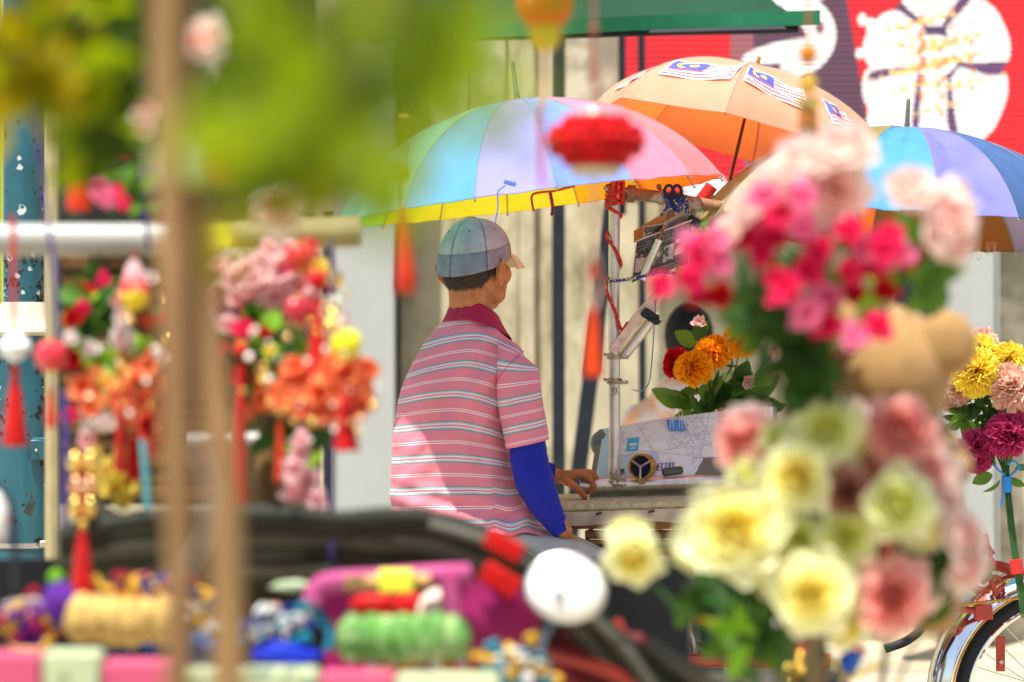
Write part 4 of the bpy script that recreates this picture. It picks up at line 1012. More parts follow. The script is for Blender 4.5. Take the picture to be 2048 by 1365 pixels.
# bell gadget on the rail
q = MB(); gx, gy = 1284, 934; gd = TD-.05; R_ = 26*K*TD
gc = P(gx, gy, gd); gax = Vector((-.45, -.9, .05))
q.lathe([(R_*.86, .012), (R_, .012), (R_*1.03, .0), (R_*1.03, -.016), (R_*.9, -.018), (R_*.86, -.01), (R_*.86, .012)], gc, gax, 30, cap=False)
bell = thing('bicycle_bell', 'round brass and black spoked bell clamped on the hand rail', 'bell', gc)
q.build('rim', m_brass, bell)
Rg = look_rot(gax)
for k in range(3):
    a = 2*PI*k/3+.5; q = MB(); q.tube([gc+Rg@Vector((0, 0, .012)), gc+Rg@Vector((math.cos(a)*R_*.9, math.sin(a)*R_*.9, .011))], .0035, n=6); q.build('spoke', m_steel, bell)
q = MB(); q.lathe([(0, -.014), (R_*.88, -.014), (R_*.88, -.011), (0, -.011)], gc, gax, 24); q.build('back_plate', m_navy, bell)
q = MB(); q.tube(spline([gc+Vector((.01, .02, -.01)), gc+Vector((.034, .02, -.012)), gc+Vector((.050, .02, .004))], 4), .005, n=8); q.box(gc+Vector((0, .02, -R_-.004)), (.02, .02, .02), bev=.003); q.build('lever', m_rusty, bell)
# map sheet -----------------------------------------------------------
NX, NY = 170, 90
U, V = np.meshgrid((np.arange(NX)+.5)/NX, (np.arange(NY)+.5)/NY)
mp = np.zeros((NY, NX, 3), np.float32); mp[:] = (.88, .89, .88)
rs = np.random.RandomState(12)
mp[(U < .35) & (V < .45)] = (.52, .74, .82)
mp[(U < .12)] = (.50, .74, .84)
hi = (V > .62) & (U > .10) & (U < .60); mp[hi] = (.80, .80, .84)
for k in range(16):   # street lines
    a, b_, c_ = rs.rand()*3.1, rs.rand(), rs.rand()
    d_ = np.abs((U-b_)*2*np.cos(a)+(V-c_)*np.sin(a)); mp[(d_ < .006) & (U < .66) & (U > .1)] = (.62, .63, .68)
tx = (rs.rand(NY, NX) < .22) & (sn(U*100, V*60, 7, 3) > .4) & (U > .12) & (U < .68); mp[tx] = (.45, .44, .58)
tx = (rs.rand(NY, NX) < .12) & (sn(U*100, V*60, 5, 8) > 1.2) & (U > .12) & (U < .68); mp[tx] = (.66, .45, .47)
co = (U > .68) & (np.abs((V*8) % 1-.5) < .40) & (((U-.68)*3) % 1 < .9); mp[co] = (.62, .58, .52)
lt = co & (rs.rand(NY, NX) < .35); mp[lt] = (.42, .38, .42)
mp[(np.abs(U-.675) < .006)] = (.8, .8, .8)
def blk(u0, u1, v0, v1, c): mp[(U > u0) & (U < u1) & (V > v0) & (V < v1)] = c
blk(.155, .225, .50, .74, (.05, .45, .75)); blk(.17, .21, .60, .64, (.7, .8, .85)); blk(.175, .205, .54, .57, (.7, .8, .85))
blk(.60, .70, .10, .30, (.78, .22, .46)); blk(.70, .76, .14, .26, (.12, .14, .35)); blk(.78, .84, .80, .90, (.25, .12, .35))
blk(.10, .16, .08, .20, (.10, .08, .18)); blk(.34, .44, .12, .26, (.22, .20, .48))
for k in range(12): blk(.345+k*.008, .348+k*.008, .14, .24, (.8, .8, .85))
blk(.80, .88, .06, .16, (.35, .30, .52))
def map_pos(u, v):
    x = lerp(lerp(1190, 1207, v), 1545, u) ; yb = lerp(962, 948, u); yt = lerp(858, 815, u)-6*math.sin(u*3)
    p = P(x, lerp(yb, yt, v), TD+.02+.16*v+.006*math.sin(u*11+v*3)); return p
ms = raster('map_sheet', NX, NY, map_pos, mp, print_mat('print_paper', .6, .25), None, .0008)
tag(ms, 'large tourist street map sheet propped up behind the hand rail', 'map')
q = MB(); q.grid(12, 8, lambda u, v: map_pos(-.03+1.06*u, -.05+1.06*v)+Vector((0, .012, -.002)), .002); 
tag(q.build('backing_board', m_grvinyl), 'grey green vinyl board behind the street map', 'board')
q = MB(); q.grid(24, 10, lambda u, v: P(lerp(1318, 1500, u), lerp(958, 922+3*math.sin(u*7)-8*u, v), TD+.01+.07*v+.012*math.sin(u*8)), .004)
tag(q.build('vinyl_bag', m_grvinyl), 'folded grey green vinyl bag lying along the hand rail', 'bag')
q = MB(); q.box(P(1345, 943, TD-.012), (.062, .012, .024), bev=.006, rot=Matrix.Rotation(-.12, 3, 'Y')); tag(q.build('pouch', m_vinyl), 'small black pouch beside the bell on the hand rail', 'pouch')
q = MB(); q.grid(30, 8, lambda u, v: P(lerp(1180, 1500, u), lerp(1000, 975, v), TD+.04+.1*v+.006*math.sin(u*20)), .003); tag(q.build('vinyl_cushion', m_vinyl), 'dark grey vinyl cushion lying on the felt pad under the rail', 'cushion')
q = MB(); c = P(1200, 888, TD+.17); q.ell(c, (.028, .02, .038), nu=20, nv=12); q.tube([c+Vector((0, .0, -.03)), P(1205, 960, TD+.12)], .006, n=8)
tag(q.build('wing_mirror', m_grvinyl), 'small grey green mirror housing left of the street map', 'mirror')
# binder clip
def binder(label, c, s, m, lean=0, down=False):
    sg = -1 if down else 1
    t = thing('binder_clip', label, 'binder clip', c)
    q = MB(); q.grid(10, 8, lambda u, v: Vector(c)+Vector(((u-.5)*.050*s+(v-.5)*lean*.3, (-.5+v)*.0 + (-.009*v if v else 0)*s, sg*(.0-.030*v)*s)), .0012)
    q.grid(10, 8, lambda u, v: Vector(c)+Vector(((u-.5)*.050*s+(v-.5)*lean*.3, (.009*v)*s, sg*(-.030*v)*s)), .0012)
    q.build('clip_body', m, t)
    for sx in (-.013, .013):
        for yy in (-.008,):
            b0 = Vector(c)+Vector((sx*s, yy*s, -.028*s*sg))
            pts = [b0+Vector((-.005*s, 0, 0)), b0+Vector((-.003*s, -.004*s, .030*s*sg)), b0+Vector((-.006*s, -.002, .050*s*sg)), b0+Vector((0, 0, .060*s*sg)), b0+Vector((.006*s, -.002, .050*s*sg)), b0+Vector((.003*s, -.004*s, .030*s*sg)), b0+Vector((.005*s, 0, 0))]
            if sx > 0 and not down: pass
            q = MB(); q.tube(spline(pts, 5), .0011*s, n=6); q.build('wire_loop', m_wire, t)
m_wire = mat('clip_wire', (.62, .52, .38), .3, metal=.8)
binder('blue binder clip at the top edge of the street map', P(1352, 840, TD+.150), 1.0, mat('blue_clip', (.04, .20, .62), .35, var=.05), .03)
binder('binder clip hanging from the rim of the blue umbrella', P(1948, 500, 8.28), .95, mat('orange_clip', (.45, .12, .02), .5), 0, True)
binder('second binder clip on the right under the blue umbrella rim', P(1982, 498, 8.28), .7, mat('orange_clip', (.45, .12, .02), .5), 0, True)
# magazines ------------------------------------------------------------
def paper_img(nx, ny, dark, seed):
    r = np.random.RandomState(seed); U, V = np.meshgrid((np.arange(nx)+.5)/nx, (np.arange(ny)+.5)/ny)
    im = np.zeros((ny, nx, 3), np.float32); im[:] = (.015, .015, .017) if dark else (.52, .46, .40)
    for j in range(ny):
        if (j // 2) % 2 == 0 and (V[j, 0] > .68 or V[j, 0] < .18 or not dark):
            for i in range(nx):
                if r.rand() < .5 and .05 < U[j, i] < .95: im[j, i] = (.22, .22, .21) if dark else (.12, .11, .10)
    if dark:
        for k, (u0, u1, v0, v1) in enumerate(((.04, .26, .20, .60), (.28, .50, .24, .62), (.52, .70, .22, .60), (.72, .88, .30, .66))):
            m_ = (U > u0) & (U < u1) & (V > v0) & (V < v1)
            base = [(.42, .36, .28), (.20, .17, .15), (.30, .28, .28), (.55, .50, .40)][k]; im[m_] = base
            z = m_ & (sn(U*100, V*60, 4, seed+k) > .8); im[z] = (.05, .04, .04)
            z = m_ & (sn(U*100, V*60, 4, seed+k) < -1.4); im[z] = (.68, .62, .55)
        z = (sn(U*100, V*60, 5, 77) > 2.2) & (V > .55) & (V < .8); im[z] = (.50, .20, .03)
        z = (U < .02) | (V > .97) | (U > .98); im[z] = (.6, .56, .5)
    else:
        z = (U > .45) & (U < .75) & (V > .3) & (V < .8); im[z] = (.25, .20, .18)
    return im
def mag(label, cs, dark, seed, d0, thick=.003):
    def pos(u, v):
        x = lerp(lerp(cs[3][0], cs[2][0], u), lerp(cs[0][0], cs[1][0], u), v); y = lerp(lerp(cs[3][1], cs[2][1], u), lerp(cs[0][1], cs[1][1], u), v)
        return P(x, y, d0+.03*(1-v)*u-.012*math.sin(u*3))
    tag(raster('magazine', 100, 66, pos, paper_img(100, 66, dark, seed), print_mat('print_gloss', .35), None, thick), label, 'magazine', 'folded papers stuck between the trishaw stays')
mag('folded newspaper with grey photos, rearmost of the papers between the stays', [(1290, 462), (1392, 412), (1398, 450), (1284, 490)], False, 3, TD+.03)
mag('black magazine page with a row of sepia photos, nearest of the papers', [(1272, 482), (1388, 438), (1378, 528), (1262, 566)], True, 5, TD+.005)
mag('plain black folded page sticking out above the photo magazine', [(1288, 454), (1330, 448), (1330, 480), (1284, 488)], True, 9, TD+.018)
q = MB(); q.grid(8, 5, lambda u, v: P(lerp(1268, 1350, u), lerp(486-38*u, 462-50*u, v), TD+.04+.01*math.sin(u*6)), .002)
tag(q.build('envelope', mat('manila_orange', (.55, .26, .07), .7)), 'orange brown envelope behind the folded papers', 'envelope')
q = MB()
for k in range(10): q.ell(P(1400+random.uniform(-10, 14), 452+random.uniform(-34, 22), TD+.02+random.uniform(-.01, .02)), (.014, .008, .008), Matrix.Rotation(random.uniform(-1, 1), 3, 'Y'), 8, 6)
tag(q.build('plastic_ribbon', mat('neon_green', (.10, .62, .05), .4)), 'crumpled neon green plastic ribbon tied behind the slanted stay', 'ribbon')
q = MB(); q.tube(spline([P(790, 1082, 7.95), P(880, 1088, 7.95), P(1000, 1112, 7.96), P(1075, 1135, 7.96)], 5), [.10]*6+[.085]*5+[.04]*5, n=16, flat=.35, up=(0, 0, 1)); 
sd = q.build('saddle', m_vinyl, tri)
T('seat_post', [P(900, 1090, 7.95), P(905, 1320, 7.98), P(930, 1500, 8.05)], .016, m_redp)
T('frame_tube', [P(930, 1500, 8.05), P(1100, 1440, 8.12), P(1300, 1322, TD)], .018, m_redp)
T('frame_tube', [P(1300, 1322, TD), P(1700, 1420, TD), WC+Vector((-.02, -.05, 0))], .015, m_redp)
# ================================================================ FLOWERS
def petal_fn(L, W, cup, curl, ruf=0, nruf=6, seed=0, tipround=.5):
    """petal rising from the origin; u across -1..1, v base to rim"""
    r = random.Random(seed); ph = r.random()*6
    def fn(u, v):
        x = u*2-1
        wd = W*(math.sin(PI*min(1, .12+v*.80))**.7)
        yy = L*v*(1-.16*x*x*v*tipround*2)
        out = cup*math.sin(v*PI*.5)*.0
        z = yy; X_ = x*wd*.5
        bend = cup*(v**1.3)-curl*(max(0, v-.6)/.4)**2
        Y_ = -L*.55*bend+(X_*X_)/max(W, 1e-4)*1.1
        Y_ += ruf*v*v*math.sin(x*nruf+ph)+ruf*.4*v*math.sin(x*nruf*2.3+ph*2)
        return Vector((X_, Y_, z))
    return fn
def rose_mesh(name, m, seed=0, open_=1.0, n=34, R=.05):
    r = random.Random(seed); q = MB(); ga = 2.39996
    for k in range(n):
        f = k/(n-1); a = k*ga+r.uniform(-.2, .2)
        tilt = lerp(.02, 1.30*open_, f**1.15); rad = lerp(.03, .30, f)*R
        L_ = R*lerp(.62, 1.02, f)*r.uniform(.92, 1.08); W_ = R*lerp(.50, 1.15, f)
        fn = petal_fn(L_, W_, .10+.15*f, .30*f+.12, R*.05*f, 3.5, seed*100+k)
        M_ = Matrix.Rotation(a, 3, 'Z') @ Matrix.Rotation(tilt, 3, 'X')
        base = Matrix.Rotation(a, 3, 'Z')@Vector((0, -rad, -.10*R*f))
        q.grid(6, 6, lambda u, v: base+M_@fn(u, v), tf=lambda u, v: min(1, f*.8+.25*v))
    q.ell((0, 0, -.05*R), (.30*R, .30*R, .22*R), nu=10, nv=6)
    return q.mesh(name, m, sharp=0)
def carnation_mesh(name, m, seed=0, R=.045, n=64, down=.35):
    r = random.Random(seed); q = MB(); ga = 2.39996
    for k in range(n):
        f = (k+.5)/n; a = k*ga+r.uniform(-.25, .25); tilt = lerp(.08, 1.75, f**.85)
        L_ = R*r.uniform(.86, 1.08)*lerp(.88, 1.0, f); W_ = R*lerp(.42, .72, f)
        ph = r.random()*6
        def fn(u, v):
            x = u*2-1; wd = W_*(.18+.82*v**.8)
            ser = .07*R*((int(u*12) % 2)*1.0)*(1 if v > .95 else 0)
            zz = L_*v*(1-.12*x*x)-ser; Y_ = R*.14*v*v*math.sin(x*5.2+ph)+R*.07*v*v*math.sin(x*11+ph*2)-.12*L_*v*v
            return Vector((x*wd*.5, Y_, zz))
        M_ = Matrix.Rotation(a, 3, 'Z') @ Matrix.Rotation(tilt, 3, 'X')
        q.grid(12, 5, lambda u, v: M_@fn(u, v), tf=lambda u, v: v)
    q.lathe([(.02*R, -.75*R), (.13*R, -.6*R), (.16*R, -.2*R), (.1*R, 0)], (0, 0, 0), n=8)
    return q.mesh(name, m, sharp=0)
def blossom_mesh(name, m, seed=0, R=.03, n=9):
    r = random.Random(seed); q = MB()
    for k in range(n):
        f = k/n; a = k*2.39996; tilt = lerp(.45, 1.35, f)
        fn = petal_fn(R*r.uniform(.8, 1.05), R*.85, .2, .3, R*.10, 4, seed*50+k)
        M_ = Matrix.Rotation(a, 3, 'Z') @ Matrix.Rotation(tilt, 3, 'X')
        q.grid(5, 5, lambda u, v: M_@fn(u, v), tf=lambda u, v: v)
    return q.mesh(name, m, sharp=0)
def leaf_mesh(name, m, L=.05, W=.03, fold=.25, droop=.3, ser=0):
    q = MB()
    def fn(u, v):
        x = u*2-1; wd = W*math.sin(PI*min(1, v*.97+.015))**.75*(1+.5*(1-v)*.4)
        if ser and abs(x) > .9: wd *= 1-.22*(int(v*12) % 2)
        return Vector((x*wd*.5, -fold*abs(x)*wd*.5*-1-droop*L*v*v, v*L))
    q.grid(6, 12, fn, tf=lambda u, v: abs(u*2-1)); return q.mesh(name, m, sharp=0)
def MF(name, inner, outer, trans=.35, t0=.1, t1=.9, rough=.6, var=.07, tc=None):
    return mat(name, inner, rough, var=var, vs=30, col2=outer, t0=t0, t1=t1, trans=trans, tcol=tc, bump=.15, bs=200)
m_yrose = MF('lemon_rose', (.94, .80, .05), (.97, .97, .68), .55)
m_grose = MF('lime_cream_rose', (.84, .84, .16), (.95, .97, .66), .55)
m_prose = MF('blush_rose', (.95, .56, .48), (.97, .86, .80), .6)
m_crose = MF('coral_pink_rose', (.85, .26, .20), (.96, .60, .54), .55)
m_drose = MF('dusky_rose', (.42, .12, .06), (.66, .34, .28), .35)
m_hot = MF('hot_pink_blossom', (.80, .003, .10), (.95, .055, .22), .45)
m_hot2 = MF('bright_pink_blossom', (.92, .20, .40), (.95, .34, .56), .45)
m_redf = MF('red_blossom', (.45, .003, .006), (.66, .010, .02), .35)
m_ycar = MF('yellow_carnation', (.95, .48, .01), (.98, .82, .10), .4, .25, .98)
m_ocar = MF('orange_carnation', (1.0, .26, .002), (1.0, .46, .01), .4, .2, .95)
m_pcar = MF('peach_carnation', (.86, .42, .20), (.90, .62, .50), .4, .2, .95)
m_mcar = MF('magenta_carnation', (.22, .005, .05), (.62, .06, .20), .35, .2, .95)
m_leafd = mat('dark_leaf', (.030, .085, .018), .5, var=.35, vs=14, trans=.25, tcol=(.12, .28, .02))
m_leafm = mat('mid_leaf', (.075, .18, .03), .5, var=.3, vs=14, trans=.3, tcol=(.25, .45, .03))
m_leafb = mat('bright_leaf', (.20, .45, .03), .5, var=.25, vs=14, trans=.4, tcol=(.40, .72, .04))
m_stem = mat('green_stem', (.04, .11, .035), .6, var=.3, vs=30)
m_stemb = mat('brown_stem', (.14, .09, .05), .8, var=.3, vs=30)
FM = {}
for nm, m_, R_ in (('rose_yellow', m_yrose, .05), ('rose_green', m_grose, .05), ('rose_blush', m_prose, .05), ('rose_coral', m_crose, .05), ('rose_dusky', m_drose, .05)):
    FM[nm] = [rose_mesh('rose', m_, i+3, .95 if i else 1.05, 34, R_) for i in range(2)]
for nm, m_ in (('car_y', m_ycar), ('car_o', m_ocar), ('car_p', m_pcar), ('car_m', m_mcar), ('car_r', m_redf)):
    FM[nm] = [carnation_mesh('carnation', m_, i+11) for i in range(2)]
for nm, m_ in (('bl_h', m_hot), ('bl_p', m_hot2), ('bl_r', m_redf), ('bl_w', MF('white_blossom', (.85, .62, .55), (.88, .85, .82))), ('bl_or', MF('coral_orange_blossom', (.92, .15, .02), (.96, .38, .18), .5)),
               ('bl_pp', MF('pale_pink_blossom', (.90, .45, .47), (.94, .72, .72), .5)), ('bl_y', MF('yellow_blossom', (.85, .55, .02), (.92, .85, .2), .4))):
    FM[nm] = [blossom_mesh('blossom', m_, i+5) for i in range(2)]
LM = {'d': leaf_mesh('leaf', m_leafd), 'm': leaf_mesh('leaf', m_leafm), 'b': leaf_mesh('leaf', m_leafb), 's': leaf_mesh('leaf', m_leafd, ser=1, W=.026)}
def fl(parent, kind, px, py, d, rpx, face=None, name=None):
    """one flower head; rpx its radius in photo pixels"""
    ms = FM[kind]; me = random.choice(ms); base = .05 if kind.startswith('rose') else (.045 if kind.startswith('car') else .03)
    face = face or (random.uniform(-.5, .5), -1, random.uniform(-.1, .7))
    nm = name or ('rose' if kind.startswith('rose') else 'carnation' if kind.startswith('car') else 'blossom')
    return put(nm, me, parent, P(px, py, d), look_rot(face, random.uniform(0, 6)), rpx*K*d/base)
def lf(parent, k, px, py, d, Lpx, ang=None, yaw=None):
    """leaf growing towards picture angle ang (deg, 0 right, 90 up)"""
    ang = random.uniform(0, 360) if ang is None else ang; a = math.radians(ang)
    dr = Vector((math.cos(a), random.uniform(-.6, .3) if yaw is None else yaw, math.sin(a)))
    return put('leaf', LM[k], parent, P(px, py, d), look_rot(dr, random.uniform(0, 6)), Lpx*K*d/.05)
def stems(parent, pts, r=.0018, m=None, name='stem'):
    for pl in pts:
        q = MB(); q.tube(spline(pl, 5), r, n=6); q.build(name, m or m_stem, parent)
random.seed(33)
# orange marigold bouquet behind the map --------------------------------
d = 8.48
bo = thing('carnation_bouquet', 'bunch of orange carnations with one red bloom standing behind the street map', 'bouquet', P(1430, 860, d))
for k_, x, y, r, dd, f in (('car_o', 1387, 737, 41, -.05, (-.25, -1, .35)), ('car_o', 1428, 706, 40, 0, (.0, -1, .6)), ('car_o', 1482, 681, 37, -.02, (.35, -1, .3)), ('car_r', 1354, 727, 34, .05, (-.8, -1, .4))):
    fl(bo, k_, x, y, d+dd, r, f)
for x, y, r, f in ((1540, 700, 34, (.8, -.6, -.7)), (1495, 762, 22, (.2, -1, -.3)), (1398, 650, 22, (-.2, -1, 1))): fl(bo, 'bl_pp', x, y, d, r, f)
for x, y, L_, a in ((1375, 800, 66, 175), (1390, 815, 52, 155), (1400, 830, 60, 200), (1450, 790, 60, 35), (1470, 775, 50, 60), (1490, 790, 66, 20), (1500, 800, 60, -20), (1510, 770, 50, 40), (1430, 800, 56, 80), (1440, 820, 60, 120),
                  (1460, 830, 70, 30), (1420, 840, 60, 140), (1480, 830, 60, 10), (1500, 840, 66, 30), (1520, 820, 60, 70), (1395, 690, 44, 150), (1390, 680, 40, 60), (1500, 660, 40, 60), (1510, 655, 50, 30), (1515, 670, 46, 100), (1530, 655, 36, 20), (1450, 755, 46, 60), (1410, 770, 40, 250), (1460, 760, 40, -60)):
    lf(bo, random.choice('mmds'), x, y, d+random.uniform(-.03, .08), L_*1.15, a)
for k in range(34): lf(bo, random.choice('ds'), random.gauss(1450, 38), random.gauss(812, 26), d+random.uniform(-.02, .1), 48)
stems(bo, [[P(x, y, d+.02), P(lerp(x, 1440, .6), 800, d+.04), P(1438+i*3, 900, d+.03)] for i, (x, y) in enumerate(((1387, 740), (1428, 710), (1482, 690), (1354, 730), (1540, 710), (1398, 650), (1515, 655)))])
q = MB(); q.lathe([(.0, 0), (.035, 0), (.042, .10), (.040, .10), (.033, .005)], P(1440, 985, d+.02)); q.build('cup', m_grvinyl, bo)
# right carnation bouquet (in focus) ---------------------------------------
d = 7.72
b2 = thing('carnation_bouquet', 'upright bunch of yellow, peach and magenta carnations tied to green sticks at the right edge', 'bouquet', P(2055, 1230, d))
for k_, x, y, r, dd, f in (('car_p', 1966, 688, 33, .05, (.2, -.7, 1)), ('car_y', 1962, 699, 30, .0, (.0, -.8, .8)), ('car_y', 1950, 745, 47, -.05, (-.05, -1, .1)), ('car_y', 2016, 722, 38, .0, (.3, -1, .7)),
                           ('car_p', 2024, 775, 48, -.04, (.35, -1, -.05)), ('car_p', 1912, 776, 36, .03, (-.9, -.8, .1)), ('car_p', 1902, 800, 26, .04, (-1, -.6, -.4)), ('car_m', 2016, 868, 46, -.03, (.2, -1, -.1)), ('car_m', 1955, 893, 36, .0, (-.5, -1, -.35)), ('car_m', 1956, 918, 30, .01, (-.35, -.6, -1)), ('car_r', 2052, 722, 22, .04, (.5, -1, .2))):
    fl(b2, k_, x, y, d+dd, r*1.15, f)
for k in range(46): lf(b2, random.choice('sssm'), random.gauss(1965, 26), random.gauss(826, 16), d+random.uniform(.0, .09), random.uniform(30, 50))
for x, y, L_, a in ((1930, 835, 40, 190), (1925, 845, 34, 200), (1985, 950, 42, 200), (1990, 935, 44, 120), (2010, 930, 42, 60), (2020, 955, 34, -40), (2000, 960, 40, 230), (2030, 940, 34, 20), (2000, 815, 46, -40)): lf(b2, 'm', x, y, d, L_, a)
for k in range(5):
    q = MB(); q.tube(spline([P(1962+k*15, 850, d+.03), P(1998+k*5, 920, d+.01), P(2008+k*2.6, 960, d+.003*(k%2)), P(2018+k*2.8, 1060, d+.003*(k%2)), P(2031+k*3.0, 1150, d), P(2044+k*5, 1236, d+.002*k)], 6), 2.0*K*d, n=8); q.build('stick', m_stem, b2)
m_bt = mat('blue_tape', (.02, .22, .62), .4)
q = MB(); q.tube([P(2013, 953, d), P(2015, 985, d)], 10.5*K*d, n=12); q.build('tie', m_bt, b2)
for pl in ([P(2010, 950, d-.02), P(1998, 942, d-.03), P(1988, 930, d-.02)], [P(2020, 952, d-.02), P(2036, 938, d-.02), P(2040, 932, d-.02)], [P(2008, 985, d-.015), P(2003, 1005, d-.015), P(1998, 1012, d-.015)], [P(2016, 930, d-.02), P(2028, 922, d-.02), P(2044, 938, d-.02)]):
    q = MB(); q.tube(spline(pl, 4), 2.2*K*d, n=6); q.build('tie_end', m_bt, b2)
q = MB(); q.tube([P(2031, 1119, d), P(2035, 1147, d)], 13*K*d, n=12); q.build('red_tape', mat('red_tape', (.55, .02, .02), .35), b2)

# foreground right: roses, pink blossoms, teddy bear ------------------------
d = 4.55
d = 4.2
g1 = thing('rose_bouquet', 'large blurred bunch of lemon yellow roses low in the right foreground', 'bouquet', P(1560, 1480, d))
for k_, x, y, r, dd, f in (('rose_yellow', 1468, 1060, 102, -.04, (.05, -1, .25)), ('rose_yellow', 1590, 960, 76, -.02, (0, -1, .3)), ('rose_yellow', 1618, 1190, 88, -.05, (0, -1, .15)),
                           ('rose_green', 1655, 865, 72, .02, (-.1, -1, .5)), ('rose_green', 1790, 1010, 78, 0, (.2, -1, .2)), ('rose_green', 1690, 1075, 66, .02, (.1, -1, .1)),
                           ('rose_yellow', 1268, 1112, 60, 0, (-.1, -1, -.3)), ('rose_yellow', 1258, 1070, 40, .02, (-.2, -1, .8)), ('rose_yellow', 1384, 1100, 42, .02, (-.3, -1, 0)), ('rose_green', 1600, 1080, 50, .03, (0, -1, .2)),
                           ('rose_green', 1560, 880, 44, .04, (-.3, -1, .6)), ('rose_yellow', 1840, 1060, 48, .05, (.4, -1, 0)), ('rose_green', 1690, 885, 50, .06, (.1, -1, .7)), ('rose_yellow', 1545, 1135, 56, .04, (-.1, -1, -.1)), ('rose_green', 1705, 1170, 52, .04, (.2, -1, -.1)), ('rose_yellow', 1540, 1010, 54, .05, (-.2, -1, .2)), ('rose_green', 1500, 960, 50, .06, (-.4, -1, .5)), ('rose_yellow', 1690, 1250, 46, .05, (.3, -1, -.4))):
    fl(g1, k_, x, y, d+dd, r, f)
for x, y, n_, sp in ((1440, 1190, 16, 40), (1500, 1250, 18, 40), (1540, 1180, 8, 30), (1700, 1130, 8, 30), (1620, 1000, 6, 40), (1860, 1110, 6, 24)):
    for k in range(n_): lf(g1, random.choice('ddm'), random.gauss(x, sp*.8), random.gauss(y, sp*.8), d+.06+random.uniform(0, .08), 90)
for x, y in ((1500, 1290), (1480, 1250), (1515, 1270), (1330, 1090), (1440, 1280)): lf(g1, 'b', x, y, d, 80)
stems(g1, [[P(x, y, d+.04), P(lerp(x, 1540, .6), 1300, d+.05), P(1520+i*9, 1480, d+.05)] for i, (x, y) in enumerate(((1468, 1080), (1600, 990), (1625, 1200), (1268, 1130), (1384, 1110), (1790, 1030), (1655, 900)))], .003)
g2 = thing('rose_bouquet', 'blurred coral pink roses rising behind the lemon yellow ones', 'bouquet', P(1760, 1480, d+.06))
for k_, x, y, r, dd, f in (('rose_coral', 1492, 890, 66, .1, (-.3, -1, .4)), ('rose_blush', 1500, 850, 46, .12, (-.1, -1, .9)), ('rose_blush', 1690, 845, 54, .12, (0, -1, .8)), ('rose_coral', 1800, 870, 78, .06, (.1, -1, .5)), ('rose_blush', 1848, 940, 70, .08, (.4, -1, .2)),
                           ('rose_coral', 1782, 1195, 76, 0, (.1, -1, .1)), ('rose_blush', 1916, 1080, 62, .04, (.8, -1, .3)), ('rose_blush', 1926, 1130, 52, .04, (.6, -1, -.4)), ('rose_dusky', 1694, 985, 50, .02, (0, -1, .1)), ('rose_blush', 1890, 1010, 42, .08, (.7, -1, 0)), ('rose_blush', 1750, 935, 56, .08, (.1, -1, .2)), ('rose_blush', 1860, 1000, 50, .1, (.5, -1, .1)), ('rose_coral', 1745, 1100, 46, .06, (.2, -1, .1)), ('rose_blush', 1850, 1180, 40, .08, (.5, -1, -.2))):
    fl(g2, k_, x, y, d+dd, r, f)
for x, y, n_, sp in ((1880, 1150, 12, 30), (1760, 1090, 8, 30), (1500, 960, 4, 20)):
    for k in range(n_): lf(g2, random.choice('dd'), random.gauss(x, sp*.8), random.gauss(y, sp*.8), d+.12, 80)
stems(g2, [[P(x, y, d+.14), P(lerp(x, 1760, .6), 1300, d+.14), P(1730+i*9, 1480, d+.12)] for i, (x, y) in enumerate(((1492, 900), (1800, 900), (1782, 1210), (1916, 1110)))], .003)
d = 4.1
g3 = thing('blossom_bouquet', 'blurred hot pink blossoms topped by pale blush roses in the right foreground', 'bouquet', P(1640, 1480, d))
for k_, x, y, r, f in (('rose_blush', 1664, 385, 84, (0, -1, -.05)), ('rose_blush', 1610, 330, 62, (-.2, -1, .9)), ('rose_blush', 1690, 305, 66, (.1, -1, 1)), ('rose_blush', 1560, 375, 56, (-.7, -1, .4)), ('rose_blush', 1500, 420, 42, (-.8, -1, .4)), ('rose_blush', 1818, 385, 52, (0, -1, .8)),
                       ('rose_blush', 1880, 440, 76, (.7, -1, .1)), ('rose_blush', 1905, 480, 50, (.9, -1, -.3)), ('rose_blush', 1455, 470, 36, (-.7, -1, .5))):
    fl(g3, k_, x, y, d, r, f)
hp = [(1402, 505), (1440, 530), (1480, 480), (1505, 440), (1545, 475), (1560, 560), (1600, 455), (1640, 500), (1655, 600), (1620, 545), (1700, 465), (1725, 500), (1765, 505), (1800, 520), (1690, 545), (1650, 655), (1705, 680), (1750, 660), (1590, 400), (1312, 578), (1372, 560), (1530, 395), (1470, 455), (1430, 490), (1520, 510), (1580, 590), (1620, 630), (1740, 540), (1380, 500), (1560, 430), (1780, 480)]
for i, (x, y) in enumerate(hp): fl(g3, ('bl_h', 'bl_p', 'bl_h', 'bl_p', 'bl_h')[i % 5], x, y, d+random.uniform(-.05, .04), random.uniform(40, 54))
for x, y in ((1440, 592), (1400, 600), (1770, 585), (1822, 520), (1540, 400), (1700, 590), (1660, 460), (1610, 480)): fl(g3, 'bl_r', x, y, d+.02, 38)
for x, y, n_, sp, kk in ((1500, 600, 20, 42, 'dd'), (1560, 640, 18, 34, 'dd'), (1580, 400, 8, 20, 'dm'), (1830, 500, 14, 30, 'mm'), (1850, 560, 8, 22, 'mm'), (1740, 590, 8, 26, 'mb'), (1680, 520, 10, 50, 'dm'), (1600, 720, 12, 30, 'dd'), (1620, 780, 10, 30, 'dd')):
    for k in range(n_): lf(g3, random.choice(kk), random.gauss(x, sp), random.gauss(y, sp*.8), d+.07+random.uniform(0, .08), 76)
